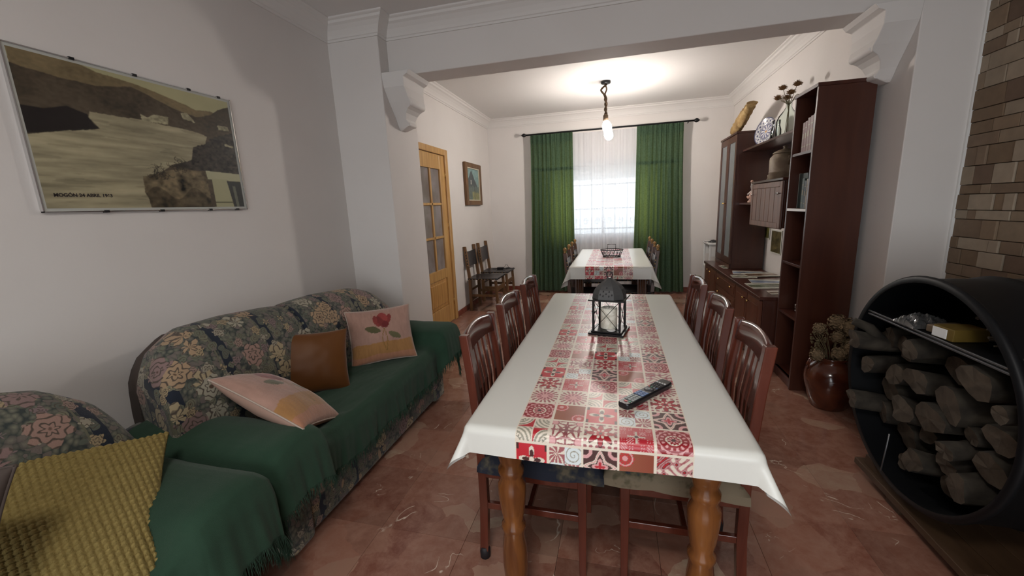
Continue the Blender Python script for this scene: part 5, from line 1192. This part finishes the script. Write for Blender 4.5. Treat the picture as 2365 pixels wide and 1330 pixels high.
# two prints on the wall beneath the cupboard
for i, (ya, yb, za, zb, lb) in enumerate(((4.51, 4.79, .82, 1.06, 'dark green and brown print on the wall behind the sideboard, nearer one'), (4.84, 5.10, .95, 1.17, 'olive print on the wall half hidden by the wall cupboard'))):
    t = thing('unframed_print', lb, 'picture', (XR-.002, ya, za)); w_, h2 = yb-ya, zb-za
    box('mount', mk('print_mount', (.62, .62, .56), .6), -.006, 0, 0, w_, 0, h2, t); n_ = 40; U, V = np.meshgrid(np.linspace(0, 1, n_), np.linspace(0, 1, n_), indexing='ij'); C = np.zeros((n_, n_, 3)); C[:] = lin((84, 76, 46) if i == 0 else (92, 88, 40)); C = np.clip(C*(1+1.0*fbm(U*9, V*9, 50+i, 4)[..., None]), 0, 1)
    gridmesh('print', np.stack([0*U-.0065, .014+U*(w_-.028), .012+V*(h2-.024)], -1)[::-1], photom, t, col=C[::-1])
# white side stand beyond the sideboard
ws = thing('white_stand', 'white shelf stand in the corner beyond the sideboard', 'stand', (1.25, 6.02, 0))
for a in (0, .30):
    for b in (0, .38): box('leg', white, a, a+.022, b, b+.022, 0, .78, ws, .002)
box('top_board', white, -.012, .335, -.012, .415, .78, .80, ws, .003)
for z in (.12, .46): box('shelf', white, .0, .322, 0, .402, z-.015, z, ws, .002)
box('apron', white, .004, .318, .004, .012, .62, .78, ws, .002); box('apron', white, .004, .318, .39, .398, .62, .78, ws, .002)
tg = thing('black_gadget', 'small black object lying on the white stand', 'gadget', (1.33, 6.2, .801)); MB().lathe([(.07, 0), (.075, .008), (.04, .018), (.03, .03), (.001, .036)], n=18).build('body', ebony, tg); MB().tube([(-.04, 0, .012), (-.09, .03, .006), (-.10, .08, .006)], .004, 6).build('cable', ebony, tg)

# ================================================================== clay pot with dried flowers
pt = thing('clay_pot', 'glazed brown clay pot on the floor beside the bookcase', 'pot', (1.385, 2.935, 0))
MB().lathe([(.085, 0), (.095, .01), (.118, .08), (.14, .16), (.146, .21), (.138, .255), (.112, .295), (.088, .315), (.084, .33), (.092, .345), (.094, .352), (.086, .355), (.078, .34), (.08, .318), (.10, .29), (.12, .25), (.001, .24)], n=44, cap=False).build('body', clay, pt)
for s_ in (-1, 1): MB().tube([(s_*.088, 0, .33), (s_*.125, 0, .325), (s_*.137, 0, .29), (s_*.126, 0, .262)], .011, 8).build('handle', clay, pt)
df = thing('dried_hydrangea', 'bunch of dried beige flower balls in the clay pot', 'dried flowers', (1.385, 2.935, .245))
R0 = random.Random(12)
heads = [(.07, -.02, .31, .062), (.02, .03, .33, .055), (.09, .05, .22, .055), (.0, -.03, .25, .04), (.06, -.07, .19, .05), (.01, -.06, .145, .048), (.09, -.02, .13, .055), (-.08, .02, .29, .040), (-.10, -.03, .125, .045), (.12, .02, .30, .05), (.13, -.03, .20, .05)]
for i, (hx_, hy_, hz_, r_) in enumerate(heads):
    MB().tube([(hx_*.2, hy_*.2, .0), (hx_*.4, hy_*.4, hz_*.5), (hx_, hy_, hz_)], .003, 5).build('stem', dstem, df)
    c = MB(); 
    for k in range(150):
        a = R0.uniform(0, 2*PI); zc_ = R0.uniform(-1, 1); rr2 = math.sqrt(1-zc_*zc_); v = Vector((rr2*math.cos(a), rr2*math.sin(a), zc_)); p = Vector((hx_, hy_, hz_))+v*r_*R0.uniform(.72, 1.02); q1 = v.orthogonal().normalized(); q2 = v.cross(q1); s_ = r_*.22
        an = R0.uniform(0, PI); e1 = q1*math.cos(an)+q2*math.sin(an); e2 = v.cross(e1)
        c.add([p-e1*s_, p-e2*s_*.7+v*s_*.4, p+e1*s_, p+e2*s_*.7+v*s_*.4], [(0, 1, 2), (0, 2, 3)])
    c.ball((hx_, hy_, hz_), r_*.78, 8); c.build('flower_head', dried, df)
for k in range(12):
    a = R0.uniform(2.0, 4.2); L_ = R0.uniform(.18, .30); tip = (math.cos(a)*.12, math.sin(a)*.05+R0.uniform(-.03, .03), L_); c = MB(); c.tube([(0, 0, 0), (tip[0]*.4, tip[1]*.4, L_*.55), tip], .0018, 5)
    for q_ in range(5): c.ball((tip[0]+R0.uniform(-.012, .012), tip[1]+R0.uniform(-.012, .012), tip[2]-R0.uniform(0, .05)), .006, 6)
    c.build('sprig', dstem, df)

# ================================================================== firewood drum on its platform
pfm = thing('wooden_platform', 'low brown wooden platform under the black firewood drum', 'platform', (1.185, 0, 0))
for k in range(6):
    w_ = (XK-1.185-.02)/6; box('plank', palletw, k*w_+.001, (k+1)*w_-.001, .35, 2.20, .055, .085, pfm, .003)
for yy in (.5, 1.2, 1.9): box('runner', palletw, .03, .66, yy, yy+.09, 0, .055, pfm, .003)
for yy in (1.46, 2.10): MB().loft([[(x, yy-.06, .085), (x, yy+.06, .085), (x, yy+(.03 if yy > 1.8 else -.01)+.02, .085+.05), (x, yy+(.03 if yy > 1.8 else -.03)-.03, .085+.05)] for x in (.02, .64)], 0, False).build('cradle_block', palletw, pfm, .003)
dm = thing('firewood_drum', 'black steel drum lying on its side filled with firewood', 'drum', (1.17, 1.862, .60)); RD = .458; DL = .69
prof = [(RD-.016, .0), (RD+.004, -.003), (RD+.012, .010), (RD+.004, .024), (RD, .03), (RD, .22), (RD+.010, .235), (RD, .25), (RD, .44), (RD+.010, .455), (RD, .47), (RD, DL-.01), (RD-.01, DL), (.001, DL), (.001, DL-.008), (RD-.016, DL-.008), (RD-.012, .4), (RD-.014, .03), (RD-.016, .0)]
MB().lathe(prof, n=72, axis='x', cap=False).build('drum_body', drum, dm)
zs = .245; hw_ = math.sqrt((RD-.016)**2-zs**2)
sh_ = thing('dummy', '', ''); bpy.data.objects.remove(sh_)
box('inner_shelf', drum, .02, DL-.012, -hw_, hw_, zs-.006, zs, dm)
steel = mk('steel_angle', (.16, .165, .17), .4, metal=.7)
c = MB(); c.box(.006, .020, -hw_, hw_, zs-.018, zs-.010); c.box(.006, .012, -hw_, hw_, zs-.004, zs+.004); c.build('shelf_edge', steel, dm, .002)
MB().tube([(-.006, .10, -.43), (-.004, .085, -.24)], .003, 5).build('wire', steel, dm)

def make_log(label, c, r, L, ex, seed, tilt=(0, 0), group='firewood logs inside the drum', fork=False, M=None):
    """gnarly log running along +x from its sawn or split end"""
    R = random.Random(seed); t = thing('firewood_log', label, 'log', c, 0, group); t.rotation_euler = (0, tilt[0], tilt[1])
    N = 12; K = 7; ph1, ph2, ph3 = (R.uniform(0, 6.28) for _ in range(3)); base = [r*(.97+.13*math.sin(2*2*PI*q/N+ph1)+.09*math.sin(3*2*PI*q/N+ph2)+R.uniform(-.04, .04)) for q in range(N)]; sq = R.uniform(.72, 1.); rot = R.uniform(0, 6.28); rings = []
    for k in range(K):
        f = k/(K-1); w_ = 1+.10*math.sin(f*6+seed); dx = R.uniform(-.012, .012)
        rings.append([(L*f+(R.uniform(-.006, .006) if k == 0 else 0), (base[j]*w_*(1+R.uniform(-.035, .035)))*math.cos(2*PI*j/N+rot)+.012*math.sin(f*4+seed), sq*(base[j]*w_*(1+R.uniform(-.035, .035)))*math.sin(2*PI*j/N+rot)+.010*math.cos(f*5+seed)) for j in range(N)])
    MB().loft(rings, 0, True, cap=False).build('bark', bark, t)
    cen = [sum(p[q] for p in rings[0])/N for q in range(3)]; cen[0] -= R.uniform(-.002, .004)
    vs = [tuple(cen)]+[tuple(np.array(p)*.999) for p in rings[0]]; cc = MB().add(vs, [(0, 1+(j+1) % N, 1+j) for j in range(N)])
    cc.build('sawn_end', cutw, t)
    be = MB().add([tuple(p) for p in rings[-1]], [tuple(range(N))]).build('rear_end', cutw, t)
    if fork:
        a = R.uniform(.5, 2.4); MB().tube([(.10, 0, 0), (.06, r*1.2*math.cos(a), r*1.1*math.sin(a)), (.0, r*1.9*math.cos(a), r*1.6*math.sin(a))], [r*.5, r*.42, r*.34], 9).build('branch_stub', bark, t)
    return t
# pack the pile: circles settle inside the drum, below the shelf
RL = random.Random(21); circ = []
cand = [(.066, 60), (.05, 80), (.038, 160)]
for r_, tries in cand:
    for _ in range(tries*6):
        y_ = RL.uniform(-RD, RD); z_ = RL.uniform(-RD, .19)
        if math.hypot(y_, z_)+r_ > RD-.022 or z_+r_ > .205: continue
        if y_ > .30 and z_ < -.05: continue
        if y_ > .20 and -.02 < z_ < .07: continue
        if all(math.hypot(y_-a, z_-b) > (r_+q)*.93 for a, b, q in circ): circ.append((y_, z_, r_))
named = {0: 1}
rows_ = {}
for c_ in circ: rows_.setdefault(min(5, max(0, int((c_[1]+.45)/.115))), []).append(c_)
order_ = ['bottom row', 'second row from the bottom', 'third row from the bottom', 'third row from the top', 'second row from the top', 'top row']
ordn = ['first', 'second', 'third', 'fourth', 'fifth', 'sixth', 'seventh', 'eighth', 'ninth', 'tenth', 'eleventh']
circ = [(c_[0], c_[1], c_[2], 'firewood log, %s from the left, %s in the drum' % (ordn[i], order_[k])) for k in sorted(rows_) for i, c_ in enumerate(sorted(rows_[k], key=lambda q: -q[0]))]
for i, (y_, z_, r_, tc_) in enumerate(circ):
    make_log(tc_, (1.17+RL.uniform(.012, .12), 1.862+y_, .60+z_), r_*.98, RL.uniform(.38, .50), 0, 100+i, (RL.uniform(-.12, .12), RL.uniform(-.16, .16)), fork=(i % 5 == 2 and r_ > .045 and math.hypot(y_, z_) < .28))
make_log('pale firewood log jutting out at the lower left of the drum', (1.135, 2.185, .400), .050, .42, 0, 7, (0, -.10), None)
make_log('gnarled forked firewood log at the upper left of the drum', (1.13, 2.22, .70), .055, .40, 0, 8, (.0, -.15), None, fork=True)
# things on the shelf in the drum
kb = thing('kindling_bundle', 'loose brown kindling on the drum shelf', 'kindling', (1.20, 1.60, .845+.003))
for k in range(34):
    a = (RL.uniform(0, .25), RL.uniform(-.13, .10), .006+.0035*k); b = (a[0]+RL.uniform(.05, .2), a[1]+RL.uniform(-.10, .08), a[2]+RL.uniform(-.004, .01)); MB().tube([a, b], RL.uniform(.003, .007), 5).build('stick', bark if k % 3 else cutw, kb)
bxx = thing('firelighter_box', 'yellow and brown box with white end label on the drum shelf', 'box', (1.195, 1.755, .8465), .12)
box('carton', mk('yellow_carton', (.14, .09, .015), .6), .003, .12, 0, .085, 0, .046, bxx, .002); box('end_label', white, -.001, .003, .025, .083, .004, .040, bxx, .001)
pb = thing('plastic_bag', 'crumpled clear plastic bag on the drum shelf left of the yellow box', 'bag', (1.24, 1.98, .8465)); n_ = 26; U, V = np.meshgrid(np.linspace(-1, 1, n_), np.linspace(-1, 1, n_), indexing='ij')
e = np.clip((1-U**2)*(1-V**2), 0, 1)**.4; gridmesh('bag', np.stack([U*.07, V*.065, .002+.04*e*(1+.6*fbm(U*4, V*4, 6, 4))], -1), mk('clear_plastic', (.05, .05, .05), .12, spec=.9), pb, smooth=False)
sp_ = thing('brown_packet', 'brown paper packet behind the plastic bag on the drum shelf', 'packet', (1.21, 1.87, .8465), .3); box('packet', crockm, 0, .12, -.03, .03, 0, .03, sp_, .005)
